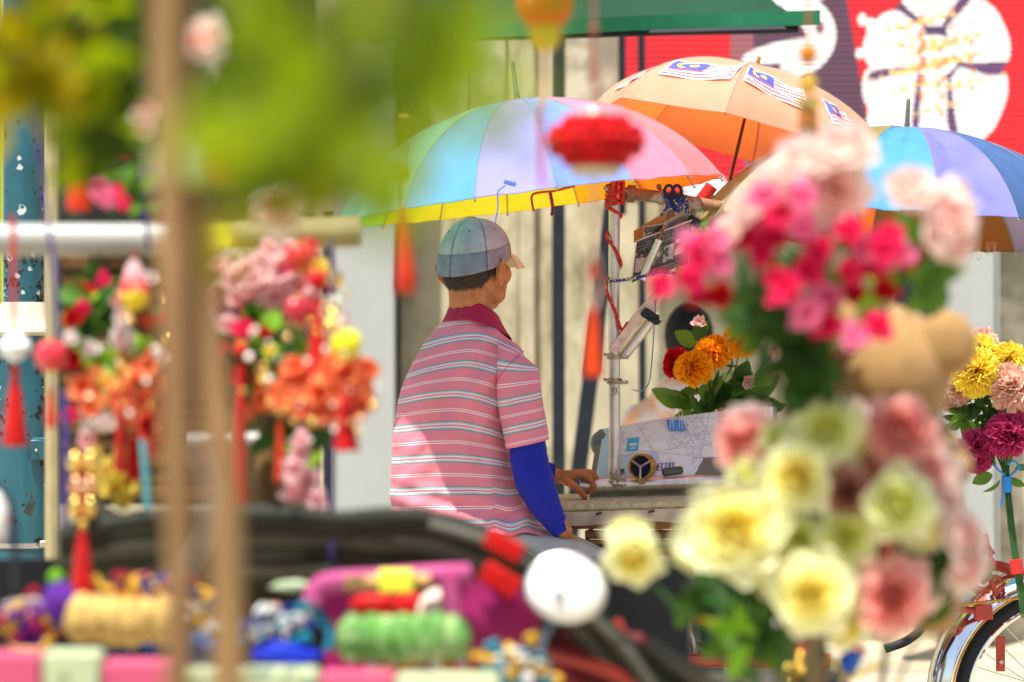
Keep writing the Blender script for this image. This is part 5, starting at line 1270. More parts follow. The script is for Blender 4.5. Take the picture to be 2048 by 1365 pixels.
stems(g3, [[P(x, y, d+.05), P(lerp(x, 1600, .7), 740, d+.25), P(1590+i*6, 880, d+.5), P(1620+i*5, 1480, d+.55)] for i, (x, y) in enumerate(((1402, 520), (1500, 500), (1664, 420), (1700, 560), (1800, 540), (1880, 470), (1560, 600), (1650, 650)))], .004, m_stemb)
stems(g3, [[P(1575+k*9, 1480, d+.6), P(1572+k*10, 900, d+.55), P(1584+k*8, 640, d+.2)] for k in range(5)], .0055, m_stemb)
# teddy bear ----------------------------------------------------------
m_ted = mat('beige_plush', (.34, .20, .075), .95, var=.12, vs=40, bump=.9, bs=260, sheen=.6)
d = 4.42
tb = thing('teddy_bear', 'blurred beige plush bear facing away among the roses', 'teddy bear', P(1790, 1240, d))
q = MB(); q.ell(P(1775, 748, d), (128*K*d, .11, 138*K*d), nu=28, nv=20); q.ell(P(1772, 790, d+.08), (.05, .06, .045)); hd_ = q.build('head', m_ted, tb)
for x, y in ((1890, 688), (1672, 668)):
    q = MB(); q.ell(P(x+4, y, d-.06), (60*K*d, .026, 66*K*d), nu=20, nv=14); q.build('ear', m_ted, tb)
for sx in (-1, 1):
    q = MB(); q.ell(P(1775+sx*40, 740, d+.105), .008); q.build('eye', m_navy, tb)
q = MB(); q.ell(P(1772, 785, d+.14), (.014, .010, .009)); q.build('nose', m_navy, tb)
q = MB(); q.ell(P(1795, 960, d), (112*K*d, .11, 190*K*d), nu=24, nv=18); q.build('torso', m_ted, tb)
for s_ in (-1, 1):
    q = MB(); capsule(q, [P(1775+s_*85, 880, d), P(1775+s_*132, 935, d-.06)], [.040, .030], n=16); q.build('arm', m_ted, tb)
    q = MB(); capsule(q, [P(1775+s_*70, 1120, d), P(1775+s_*95, 1215, d+.10)], [.05, .045], n=16); q.build('leg', m_ted, tb)
# sparkling ribbons under the roses
d = 4.7
rb = thing('ribbon_bow', 'shiny red, gold and blue ribbon bow under the lemon roses', 'ribbon', P(1650, 1440, d))
for i_, (pl, c_, nm) in enumerate((([(1590, 1300), (1640, 1275), (1700, 1282), (1720, 1300)], (.55, .01, .02), 'red_foil'), ([(1720, 1290), (1700, 1330), (1660, 1400)], (.02, .10, .50), 'blue_foil'), ([(1560, 1320), (1600, 1345), (1660, 1340)], (.60, .42, .04), 'gold_foil'), ([(1600, 1360), (1680, 1360), (1760, 1330)], (.65, .50, .06), 'gold_foil'), ([(1700, 1310), (1680, 1355), (1640, 1410)], (.03, .14, .55), 'blue_foil'))):
    q = MB(); q.tube(spline([P(x, y, d+.02*math.sin(i_+k)) for k, (x, y) in enumerate(pl)], 6), .014, n=8, flat=.3); q.build('ribbon_loop', mat(nm, c_, .25, metal=.6), rb)
for k in range(14):
    q = MB(); q.ell(P(random.gauss(1620, 60), random.gauss(1335, 18), d-.02), .0075, nu=10, nv=6); q.build('gold_bead', mat('gold_bead', (.85, .62, .10), .2, metal=1), rb)
q = MB()
q.lathe([(.0, 0), (.012, .01), (.02, .04), (.012, .075), (0, .09)], P(1542, 1300, d), n=6); tag(q.build('glass_drop', mat('clear_crystal', (.8, .85, .85), .08, transm=.6)), 'faceted clear glass drop hanging under the lemon roses', 'pendant')
# ================================================================ FOREGROUND LEFT: the neighbouring stall
random.seed(77)
m_wpipe = mat('white_pipe', (.36, .36, .32), .4, var=.06, dirt=(.5, .46, .38), dirt_s=8, dirt_lo=.6, dirt_hi=.8)
m_bamb = mat('pale_bamboo', (.42, .36, .18), .6, var=.15, vs=12)
m_brownpole = mat('brown_branch', (.22, .12, .05), .75, var=.2, vs=10, bump=.6, bs=60, stretch=(3, 3, .3), dirt=(.34, .22, .09), dirt_s=8, dirt_lo=.5, dirt_hi=.7)
m_red = mat('red_silk', (.52, .003, .002), .55, var=.2, vs=50, sheen=.4, trans=.15)
m_redor = mat('orange_red_silk', (.62, .035, .002), .55, var=.2, vs=50, sheen=.4, trans=.2)
m_gold = mat('gold_metal', (.90, .62, .16), .22, metal=1, var=.1)
m_goldd = mat('old_gold', (.55, .36, .06), .35, metal=.6, var=.25, vs=50)
m_crys = mat('pale_crystal', (.80, .88, .88), .12, var=.08, coat=.6)
m_cordp = mat('purple_cord', (.06, .05, .20), .7)
m_cordr = mat('red_cord', (.50, .03, .03), .7)
m_board = mat('black_board', (.014, .015, .014), .7, var=.3, dirt=(.05, .06, .04), dirt_s=12)
m_wick = mat('brown_wicker', (.10, .050, .016), .8, var=.35, vs=30, dirt=(.22, .12, .035), dirt_s=20, dirt_lo=.5, dirt_hi=.65)
# the stall stands a little nearer than the first measurement: its distances are measured on a 0.9 grid
KS = .90; K_far = K; P_world = P
def near(k):
    global K, P
    K = K_far*k
    P = (lambda px, py, d: Vector(((px-1024)*K_far*d*k, d*k, CAM_Z-(py-682.5)*K_far*d*k))) if k != 1 else P_world
near(KS)
def bar(name, label, x0, y0, x1, y1, d0, wpx, m, cat='rail', d1=None, n=14):
    d1 = d1 or d0; q = MB(); q.tube([P(x0, y0, d0), P(lerp(x0, x1, .5), lerp(y0, y1, .5), (d0+d1)/2), P(x1, y1, d1)], wpx*K*d0/2, n=n); return tag(q.build(name, m), label, cat)
bar('pipe_rail', 'thick white pipe rail crossing the left of the stall below the teal collar height', -120, 480, 345, 480, 5.4, 66, m_wpipe)
bar('bamboo_rail', 'pale bamboo rail continuing right of the brown forked branch', 345, 478, 720, 466, 5.5, 58, m_bamb)
bar('pipe_rail', 'thin pale pipe rail low between the branch and the grey panel', 380, 884, 628, 880, 5.7, 34, m_wpipe)
bar('bamboo_rail', 'thin pale bamboo rail near the black board at upper left', 120, 262, 300, 268, 5.6, 16, m_bamb)
bar('wooden_post', 'slim cream wooden post standing just right of the teal lamp post', 106, -150, 104, 1560, 7.0, 30, mat('cream_post', (.40, .34, .18), .6, var=.12), 'post', n=8)
q = MB(); a, c = P(118, 450, 6.0), P(630, -150, 6.0); q.box(((a.x+c.x)/2, 6.0*KS, (a.z+c.z)/2), (c.x-a.x, .03, c.z-a.z), bev=.004); tag(q.build('black_board', m_board), 'black mesh backed board behind the leaves at upper left', 'board')
q = MB(); a, c = P(118, 1010, 6.16), P(460, 506, 6.16); q.box(((a.x+c.x)/2, 6.16*KS, (a.z+c.z)/2), (c.x-a.x, .015, c.z-a.z), bev=.003); tag(q.build('plywood_sheet', m_board), 'dark backing panel behind the brown wicker screen', 'sheet')
wk = thing('wicker_screen', 'brown slatted wicker screen below the white pipe rail', 'screen', P(300, 1010, 6.1))
for k in range(15):
    q = MB(); a, c = P(122, 512+k*33+27, 6.1), P(455, 512+k*33, 6.1); q.box(((a.x+c.x)/2, 6.1*KS+.006*(k % 2), (a.z+c.z)/2), (c.x-a.x, .012, c.z-a.z), bev=.003); q.build('slat', m_wick, wk)
dk = thing('display_board', 'dark olive board hung with ornaments in the middle of the stall', 'board', P(530, 1020, 6.0))
q = MB(); a, c = P(455, 1040, 6.0), P(640, 505, 6.0); q.box(((a.x+c.x)/2, 6.03*KS, (a.z+c.z)/2), (c.x-a.x, .02, c.z-a.z), bev=.003); q.build('panel', mat('olive_board', (.085, .06, .025), .8, var=.3, vs=8), dk)
bar('timber_prop', 'slanted brown wooden leg behind the coral flowers', 560, 700, 528, 1120, 5.6, 60, mat('brown_leg', (.22, .12, .04), .7, var=.3, vs=12, stretch=(3, 3, .4)), 'timber prop')
# brown branch
near(1)
d = 2.75
br = thing('forked_branch', 'blurred brown forked wooden pole bound with pale tape, nearest thing at left', 'pole', P(400, 1460, d))
def wob(pl, r0, r1, nm):
    q = MB(); pts = spline([P(x, y, dd) for x, y, dd in pl], 8); q.tube(pts, [lerp(r0, r1, i/(len(pts)-1))*(1+.10*mnoise.noise(Vector((i*.3, r0*900, 1)))) for i in range(len(pts))], n=14); return q.build(nm, m_brownpole, br)
wob([(326, -260, d), (328, 0, d), (330, 180, d), (340, 330, d), (346, 500, d), (352, 800, d-.02), (360, 1100, d-.02), (356, 1500, d-.02)], .0152, .0145, 'left_stick')
wob([(352, -260, d+.05), (358, 0, d+.05), (362, 200, d+.05), (374, 340, d+.05), (392, 520, d+.04), (424, 760, d+.02), (446, 1000, d), (462, 1500, d)], .0115, .0185, 'right_stick')
q = MB(); q.lathe([(.022, -.016), (.0245, -.014), (.0245, .016), (.022, .018)], P(348, 336, d+.02), n=24, fl=1.3); q.build('tape', mat('pale_green_tape', (.42, .46, .28), .5), br)
q = MB(); q.tube(spline([P(392, 900, d-.1), P(418, 960, d-.1), P(412, 1060, d-.1), P(372, 1140, d-.1)], 6), .0015, n=6); tag(q.build('cable', m_wpipe), 'thin white cable looping beside the brown forked branch', 'cable')
near(KS)
# hanging ornaments ------------------------------------------------------
def tassel(par, x, y0, y1, d, wpx, m, name='tassel'):
    L_ = (y1-y0)*K*d; r = wpx*K*d/2; top = P(x, y0, d)
    q = MB(); q.lathe([(r*.18, 0), (r*.42, -L_*.05), (r*.36, -L_*.14), (r*.62, -L_*.35), (r*.9, -L_*.7), (r, -L_*.97), (r*.8, -L_)], top, n=16)
    for k in range(10):
        a = 2*PI*k/10; q.tube([top+Vector((math.cos(a)*r*.4, math.sin(a)*r*.4, -L_*.14)), top+Vector((math.cos(a)*r*1.02, math.sin(a)*r*1.02, -L_*random.uniform(.94, 1.03)))], r*.12, n=5)
    return q.build(name, m, par)
def hang(label, x, ytop, d, items, cord=m_cordr, name='hanging_ornament', cr=2.2, grp=None, yend=None):
    """items: (kind, y, size_px, material)"""
    t = thing(name, label, 'ornament', P(x, ytop, d), grp)
    ye = yend or max(i[1] for i in items)
    q = MB(); q.tube([P(x, ytop, d), P(x, ye, d)], cr*K*d, n=6); q.build('cord', cord, t)
    for kind, y, s, m in items:
        r = s*K*d/2; c = P(x, y, d)
        if kind == 'bead': q = MB(); q.ell(c, (r, r, r*1.05), nu=16, nv=10); q.build('bead', m, t)
        elif kind == 'disc':
            q = MB(); q.lathe([(0, -.002), (r, -.002), (r, .002), (0, .002)], c, (.2, 1, 0), 16); q.build('gold_disc', m, t)
        elif kind == 'pair':
            for s_ in (-1, 1):
                q = MB(); q.ell(c+Vector((s_*r*.62, 0, 0)), (r*.55, r*.4, r*.85), nu=12, nv=8); q.build('bead', m, t)
        elif kind == 'lantern':
            q = MB(); q.ell(c, (r, r, r*1.0), nu=24, nv=14, fn=lambda v: 1-.06*abs(math.sin(6*math.atan2(v.y, v.x)))); ln_ = q.build('lantern', m, t)
            for s_ in (-1, 1): q = MB(); q.lathe([(r*.42, 0), (r*.42, s_*r*.16), (r*.34, s_*r*.16)], c+Vector((0, 0, s_*r*.90)), n=16); q.build('cap', m_gold, ln_)
        elif kind == 'gem':
            q = MB(); q.lathe([(0, r), (r*.8, r*.5), (r, 0), (r*.8, -r*.5), (0, -r)], c, n=8); q.build('crystal', m, t)
        elif kind == 'block': q = MB(); q.box(c, (r*1.2, r, r*2), bev=r*.2); q.build('block', m, t)
        elif kind.startswith('tas'): tassel(t, x, y, y+s, d, float(kind[3:]), m)
    return t
TOP = -60
hang('red tassel under a clear crystal ball, leftmost ornament over the teal post', 30, 440, 5.2, [('gem', 694, 66, m_crys), ('bead', 742, 22, m_redor), ('tas46', 752, 140, m_red)])
hang('faceted red lantern with a short tassel over the teal post', 102, 470, 5.0, [('lantern', 712, 66, mat('red_glass', (.62, .012, .03), .15, coat=.8)), ('tas20', 770, 85, m_red)], m_cordp)
hang('long orange red tassel hanging in front of the black board', 157, 230, 5.0, [('bead', 248, 24, m_leafb), ('tas44', 262, 160, m_redor)])
hang('thin dark red tassel beside the left stick', 266, 620, 5.3, [('tas26', 690, 270, m_red)], m_cordr)
hang('scarlet tassel touching the brown forked branch', 297, 560, 5.4, [('bead', 640, 34, m_redor), ('tas40', 690, 220, m_redor)])
hang('shuttlecock shaped charm in white, red and yellow left of the branch', 268, 500, 5.2, [('tas56', 520, 66, MF('white_to_red', (.8, .6, .62), (.8, .05, .05), .2)), ('bead', 592, 58, mat('yellow_bead', (.80, .62, .03), .5))])
hang('string of gold beads with a scarlet tassel at lower left', 165, 880, 5.0, [('pair', 925, 50, m_gold), ('pair', 972, 46, mat('copper_metal', (.85, .45, .22), .25, metal=1)), ('pair', 1016, 50, m_gold), ('bead', 1050, 20, m_goldd), ('tas48', 1062, 140, m_red)])
hang('string of small gold rings beside the gold beads', 192, 860, 5.2, [('disc', 905, 30, m_gold), ('disc', 935, 30, m_gold), ('disc', 968, 30, m_gold)])
hang('long narrow scarlet tassel right of the branch', 481, 600, 5.3, [('bead', 700, 30, m_redor), ('tas32', 725, 300, m_red)])
hang('long red tassel in front of the pink stall blossoms', 634, 520, 5.1, [('bead', 560, 40, m_red), ('tas40', 590, 170, m_red)])
hang('wine red lantern in front of the pink stall blossoms', 597, 560, 5.1, [('lantern', 622, 58, mat('wine_glass', (.42, .005, .02), .2, coat=.6))])
hang('bright red heart shaped lantern above the pink stall blossoms', 600, 470, 5.2, [('lantern', 516, 60, mat('scarlet_glass', (.60, .004, .015), .35, coat=.2))])
hang('short red tassel under the coral flowers', 692, 620, 5.0, [('bead', 690, 60, mat('acid_yellow', (.70, .66, .02), .5)), ('tas48', 790, 112, m_red)])
hang('gold and cream bead string at the right end of the stall', 668, 520, 5.3, [('bead', 560, 40, m_gold), ('bead', 605, 34, mat('cream_bead', (.9, .86, .6), .3)), ('bead', 648, 44, mat('cream_bead', (.9, .86, .6), .3))])
hang('orange red tassel hanging in front of the grey door panel', 811, -60, 4.6, [('bead', 150, 34, m_redor), ('bead', 248, 32, m_goldd), ('bead', 350, 38, mat('olive_bead', (.34, .34, .02), .5)), ('tas36', 420, 165, m_redor)], m_cordr, cr=3)
hang('dark red lantern at the top left of the green canopy', 752, -60, 4.4, [('lantern', 8, 66, mat('dull_red', (.35, .02, .01), .5)), ('bead', 52, 34, m_goldd)])
hang('round red and yellow flowered lantern at the top centre', 1090, -60, 4.5, [('lantern', 8, 118, mat('flower_red', (.75, .03, .01), .5, dirt=(.8, .5, .3), dirt_s=30, dirt_lo=.58, dirt_hi=.62)), ('bead', 68, 70, mat('yellow_silk', (.75, .60, .05), .6, trans=.3))], mat('pink_cord', (.62, .40, .32), .7), cr=9, yend=210)
hang('pale brown string tassel left of the red mural', 1188, -60, 4.8, [('bead', 60, 22, mat('brown_bead', (.20, .08, .05), .5)), ('tas16', 66, 100, mat('brown_silk', (.34, .12, .08), .7))], mat('brown_cord', (.35, .16, .12), .7))
hang('dark green pendant strip at the top between the two lanterns', 925, -60, 4.0, [('block', 10, 30, mat('dark_olive', (.10, .12, .01), .6)), ('tas24', 20, 120, mat('moss_silk', (.10, .16, .01), .7))], m_leafd, cr=3)
near(1)
# big glittering lantern, flat oval of layered petals
d = 4.35
ll = thing('hanging_ornament', 'big glittering red oval lantern hanging before the rainbow umbrella', 'ornament', P(1192, -60, d))
m_glit = mat('glitter_red', (.60, .002, .004), .45, var=.45, vs=70, bump=1, bs=300, coat=.15, trans=.15)
q = MB(); q.tube([P(1190, -60, d), P(1190, 230, d)], .0016, n=6); q.build('cord', m_cordr, ll)
q = MB(); q.ell(P(1192, 282, d), (92*K*d, 92*K*d, 48*K*d), nu=40, nv=16, fn=lambda v: 1+.045*math.cos(18*math.atan2(v.y, v.x))+.03*math.cos(9*v.z*3)); lb_ = q.build('lantern_body', m_glit, ll)
for j in range(5):
    z_ = (j-2)*20; rr = 92*math.sqrt(max(.1, 1-(z_/52)**2))
    for k in range(26):
        a = 2*PI*(k+.5*(j % 2))/26; q = MB(); q.ell(P(1192, 282+z_, d)+Vector((math.cos(a)*rr, math.sin(a)*rr, 0))*K*d, 11*K*d, nu=8, nv=5); q.build('scallop', m_glit, lb_)
q = MB(); q.lathe([(48*K*d, 0), (52*K*d, -.004), (46*K*d, -.016), (0, -.018)], P(1192, 332, d), n=24); q.build('cream_base', mat('cream_silk', (.75, .68, .50), .5, trans=.3), ll)
q = MB(); q.lathe([(0, .012), (50*K*d, .010), (58*K*d, 0), (40*K*d, -.004)], P(1192, 232, d), n=24); q.build('clear_top', mat('clear_cap', (.8, .75, .6), .1, transm=.8), ll)
q = MB(); q.tube([P(1188, 350, d), P(1190, 520, d)], .0026, n=6); q.build('cord', mat('pink_cord', (.62, .40, .32), .7), ll)
for s_ in (-12, 12):
    q = MB(); q.tube(spline([P(1189, 490, d), P(1189+s_, 540, d), P(1189+s_*.7, 600, d), P(1188, 625, d)], 5), .0022, n=6); q.build('cord', mat('pink_cord', (.62, .40, .32), .7), ll)
q = MB(); q.ell(P(1189, 542, d), (9*K*d, 9*K*d, 20*K*d)); q.build('bead', m_redor, ll)
tassel(ll, 1187, 618, 752, d, 36, mat('rust_silk', (.62, .055, .008), .6, var=.15, trans=.1))
q = MB(); q.box(P(1083, 290, d-.12), (9*K*d, .004, 160*K*d), bev=.001); tag(q.build('ribbon', m_red), 'narrow red ribbon strip left of the big oval lantern', 'ribbon')
# gold gourd ornament
d = 4.6
gg = thing('hanging_ornament', 'gold gourd shaped charm on an orange knot before the red mural', 'ornament', P(1617, -60, d))
q = MB(); q.tube([P(1617, -60, d), P(1617, 140, d)], .002, n=6); q.build('cord', m_redor, gg)
q = MB(); q.ell(P(1616, 108, d), (18*K*d, .01, 20*K*d)); q.build('knot', mat('orange_knot', (.65, .20, .02), .6), gg)
mg = mat('amber_gold', (.72, .46, .05), .25, metal=.5, var=.2, vs=60, coat=.5)
q = MB(); r = K*d; q.lathe([(0, 22*r), (12*r, 18*r), (19*r, 2*r), (15*r, -14*r), (10*r, -20*r)], P(1617, 168, d), n=20); q.build('upper_gourd', mg, gg)
q = MB(); q.lathe([(14*r, 12*r), (25*r, 8*r), (26*r, -4*r), (20*r, -10*r)], P(1617, 206, d), n=20); q.build('collar', m_gold, gg)
q = MB(); q.lathe([(19*r, 22*r), (20*r, -26*r), (16*r, -32*r), (0, -34*r)], P(1616, 240, d), n=20); q.build('amber_body', mat('amber_resin', (.42, .16, .01), .2, coat=.6, var=.2), gg)
near(KS)
# flower sprays on the stall --------------------------------------------
def spray(label, d, lst, leaves=(), name='flower_spray', base=None, cord_top=None):
    xs = [l[1] for l in lst]; ys = [l[2] for l in lst]; bx, by = base or (sum(xs)/len(xs), max(ys)+20)
    t = thing(name, label, 'flower spray', P(bx, by, d))
    for k_, x, y, r in lst: fl(t, k_, x, y, d+random.uniform(-.04, .04), r*1.22)
    for kk, x, y, n_, sp in leaves:
        for k in range(n_): lf(t, kk, random.gauss(x, sp), random.gauss(y, sp*.8), d+.05, 60)
    for k_, x, y, r in lst[::2]:
        q = MB(); q.tube(spline([P(x, y, d+.03), P(lerp(x, bx, .6), lerp(y, by, .5), d+.06), P(bx, by, d+.07)], 4), .0016, n=5); q.build('stem', m_stem, t)
    return t
spray('pink blossoms with green leaves left of the branch by the black board', 5.0, [('bl_p', 192, 330, 24), ('bl_p', 196, 380, 30), ('bl_p', 210, 400, 24), ('bl_h', 256, 322, 18), ('bl_h', 236, 385, 17), ('bl_h', 252, 405, 18), ('bl_r', 248, 205, 12), ('bl_h', 252, 238, 14)], [('m', 220, 320, 10, 22), ('m', 262, 400, 10, 18), ('b', 225, 360, 5, 15)], base=(230, 450))
spray('white blossoms scattered over red berries left of the branch', 5.2, [('bl_w', 246, 640, 24), ('bl_w', 238, 680, 30), ('bl_w', 252, 695, 22), ('bl_w', 180, 700, 22), ('bl_w', 142, 680, 20), ('bl_r', 150, 640, 26), ('bl_h', 165, 615, 18), ('bl_r', 140, 715, 26), ('bl_w', 190, 845, 34), ('bl_w', 210, 852, 24)], [('d', 190, 625, 10, 20), ('b', 170, 640, 4, 8), ('b', 195, 715, 5, 10), ('m', 200, 600, 6, 20)], base=(200, 860))
SC = 1.3
spray('coral orange blossoms bunched left of the branch', 5.2, [('bl_or', 170, 780, 36), ('bl_or', 195, 760, 32), ('bl_or', 235, 790, 40), ('bl_or', 265, 760, 34), ('bl_or', 250, 830, 34), ('bl_or', 180, 810, 34), ('bl_or', 290, 740, 30), ('bl_y', 215, 770, 24), ('bl_or', 290, 810, 30), ('bl_or', 310, 770, 26), ('bl_y', 250, 720, 20)], [('b', 225, 740, 6, 20)], base=(240, 870))
spray('pale pink blossoms massed right of the branch', 5.4, [('bl_pp', x, y, r) for x, y, r in ((470, 560, 34), (500, 590, 34), (530, 570, 40), (560, 540, 40), (590, 580, 40), (555, 600, 40), (520, 530, 34), (570, 640, 36), (540, 650, 34), (500, 540, 28), (450, 620, 30), (435, 590, 28), (545, 500, 26), (475, 600, 26), (610, 640, 28), (580, 500, 26), (625, 600, 26), (460, 650, 26))], [('d', 500, 660, 12, 24), ('d', 540, 690, 10, 20), ('m', 465, 560, 8, 18), ('m', 520, 640, 8, 26)], base=(540, 720))
spray('red and green berries under the pale pink blossoms', 5.3, [('bl_h', 490, 665, 30), ('bl_r', 530, 670, 18), ('bl_h', 598, 520, 40), ('bl_h', 622, 505, 28), ('bl_r', 660, 575, 26), ('bl_y', 640, 540, 26), ('bl_w', 498, 714, 16), ('bl_y', 540, 705, 18), ('bl_y', 536, 758, 18), ('bl_r', 515, 768, 18)], [('b', 518, 675, 6, 8), ('b', 565, 735, 7, 10), ('m', 600, 700, 8, 14), ('d', 560, 700, 12, 22)], base=(560, 800))
spray('orange blossoms massed at the right end of the stall', 5.1, [('bl_or', x, y, r) for x, y, r in ((580, 770, 38), (620, 760, 44), (650, 780, 46), (690, 750, 48), (720, 780, 44), (700, 800, 44), (560, 800, 36), (600, 810, 38), (660, 740, 40), (735, 745, 34), (660, 820, 36), (630, 800, 40), (725, 815, 28), (675, 700, 30), (590, 740, 30))]+[('bl_y', 700, 700, 34)], [], base=(650, 900))
spray('soft pink plush flowers low beside the dark post', 5.3, [('bl_pp', x, y, r) for x, y, r in ((608, 905, 30), (600, 940, 34), (620, 985, 36), (590, 990, 34), (640, 1000, 28), (612, 960, 30), (600, 880, 24))], [('b', 598, 950, 3, 6)], base=(612, 1020))
spray('yellow silk flowers at lower left behind the gold beads', 5.4, [('bl_y', x, y, r) for x, y, r in ((215, 945, 30), (240, 930, 34), (255, 965, 34), (225, 985, 28), (262, 915, 26), (250, 1000, 22))], [], base=(240, 1020))
spray('cream roses among the leaves above the bamboo rail', 4.6, [('rose_blush', 556, 420, 44), ('bl_y', 520, 440, 28)], [('m', 530, 400, 6, 20)], base=(556, 480))
spray('white rose in the leaves at the upper centre left', 3.9, [('rose_blush', 414, 84, 40), ('bl_w', 445, 130, 40)], [('m', 430, 150, 6, 20)], base=(414, 180))
spray('cream bud beside the branch at the upper left', 4.4, [('rose_blush', 290, 225, 22), ('rose_blush', 288, 255, 18), ('rose_blush', 118, 95, 18)], [('m', 280, 250, 3, 10)], base=(290, 290))
spray('small red and magenta blossoms over the wicker screen', 5.35, [('bl_h', 205, 560, 20), ('bl_r', 170, 590, 24), ('bl_w', 300, 560, 18), ('bl_pp', 230, 600, 24), ('bl_r', 300, 850, 26), ('bl_pp', 180, 880, 26), ('bl_y', 280, 690, 22), ('bl_h', 140, 830, 22), ('bl_r', 330, 640, 22), ('bl_w', 320, 720, 22)], [('d', 230, 560, 10, 40), ('d', 300, 640, 8, 30), ('d', 160, 660, 8, 20)], base=(240, 900))
spray('mixed red and coral blossoms on the olive display board', 5.45, [('bl_r', 480, 760, 26), ('bl_or', 530, 800, 34), ('bl_r', 560, 720, 22), ('bl_pp', 640, 700, 28), ('bl_y', 600, 700, 24), ('bl_or', 500, 830, 26), ('bl_h', 450, 700, 24), ('bl_w', 430, 640, 24), ('bl_w', 610, 560, 24), ('bl_pp', 440, 540, 28), ('bl_w', 470, 520, 26), ('bl_y', 455, 580, 22)], [('d', 500, 730, 14, 40), ('d', 600, 850, 10, 30), ('m', 470, 800, 8, 24), ('d', 440, 560, 10, 24)], base=(530, 900))
hang('scarlet tassel at the right edge of the wicker screen', 330, 640, 5.5, [('bead', 680, 26, m_gold), ('tas28', 700, 190, m_red)])
hang('short red tassel under the gold and cream bead string', 664, 640, 5.2, [('bead', 690, 24, m_gold), ('tas26', 700, 120, m_red)])
hang('thin scarlet tassel between the coral blossoms and the grey rods', 560, 760, 5.3, [('bead', 820, 26, m_gold), ('tas22', 835, 130, m_redor)])
hang('narrow scarlet tassel over the coral blossoms left of the branch', 240, 600, 5.15, [('bead', 735, 22, m_gold), ('tas20', 745, 200, m_red)])
# bokeh beads: gold and pearl beads added for blurred highlights over the orange flowers
bs_ = thing('bokeh_bead_garland', 'garland of tiny gold and pearl beads added for bokeh glints over the orange blossoms', 'garland', P(650, 900, 4.95))
for x, y, s_, m_ in ((498, 714, 26, 'p'), (538, 758, 24, 'p'), (590, 845, 24, 'c'), (625, 845, 28, 'g'), (672, 848, 24, 'c'), (720, 838, 26, 'c'), (748, 812, 30, 'g'), (665, 630, 44, 'g'), (660, 650, 40, 'g'), (650, 612, 24, 'c'), (575, 675, 24, 'c'), (575, 815, 18, 'g'), (610, 800, 18, 'g'), (680, 665, 26, 'g'), (262, 640, 20, 'g'), (258, 745, 20, 'g'), (212, 785, 16, 'g'), (285, 745, 18, 'c'), (310, 700, 26, 'p'), (320, 600, 18, 'g')):
    q = MB(); q.ell(P(x, y, 4.93), s_*.32*K*4.93, nu=12, nv=8); q.build('bead', {'p': mat('pearl', (.92, .86, .72), .15, coat=1), 'g': m_gold, 'c': mat('copper_metal', (.85, .45, .22), .25, metal=1)}[m_], bs_)
random.seed(91)
for k in range(60):  # extra beads scattered at random, added for more gold highlights
    cx_, cy_, sx_, sy_ = random.choice([(650, 800, 60, 40), (560, 690, 60, 50), (240, 700, 50, 60), (250, 800, 50, 40), (665, 640, 20, 40), (190, 900, 25, 50)])
    q = MB(); q.ell(P(random.gauss(cx_, sx_), random.gauss(cy_, sy_), 4.9+random.uniform(-.05, .05)), random.uniform(3, 7)*K*4.9, nu=8, nv=6); q.build('bead', random.choice([m_gold, m_gold, mat('pearl', (.92, .86, .72), .15, coat=1)]), bs_)
q = MB(); q.tube(spline([P(498, 714, 4.95), P(538, 758, 4.95), P(590, 845, 4.95), P(672, 848, 4.95), P(748, 812, 4.95), P(690, 680, 4.95), P(650, 612, 4.95)], 6), .0008, n=5); q.build('thread', m_cordr, bs_)
# cords running down at the left
for i_, (pl, m_, lab) in enumerate((([(50, 120), (70, 250), (92, 420), (112, 560), (118, 700)], m_cordp, 'dark purple cord slanting down across the teal lamp post'),
                                    ([(235, 60), (262, 200), (285, 380), (297, 500)], m_cordp, 'dark blue cord hanging just left of the branch'),
                                    ([(128, 780), (132, 900), (128, 1060)], m_cordp, 'bundle of violet threads right of the hinge'),
                                    ([(285, 880), (292, 960), (296, 1020)], mat('teal_silk', (.10, .35, .38), .6), 'teal silk tassel threads beside the left stick'),
                                    ([(664, 480), (666, 800), (664, 1140)], m_cordp, 'thin navy cord hanging in front of the grey door panel'),
                                    ([(25, 430), (27, 560), (29, 665)], m_cordr, 'dull red cord above the clear crystal ball'))):
    q = MB(); q.tube(spline([P(x, y, 5.1) for x, y in pl], 6), (.006 if i_ in (2, 3) else .0035), n=6); tag(q.build('cord', m_), lab, 'cord')
q = MB(); q.grid(6, 8, lambda u, v: P(lerp(410, 468, u)+4*math.sin(v*5), lerp(495, 445, v), 5.0), .002); tag(q.build('price_tag', mat('yellow_card', (.75, .72, .05), .6)), 'blank yellow card hanging at the bamboo rail right of the branch', 'card')

near(1)
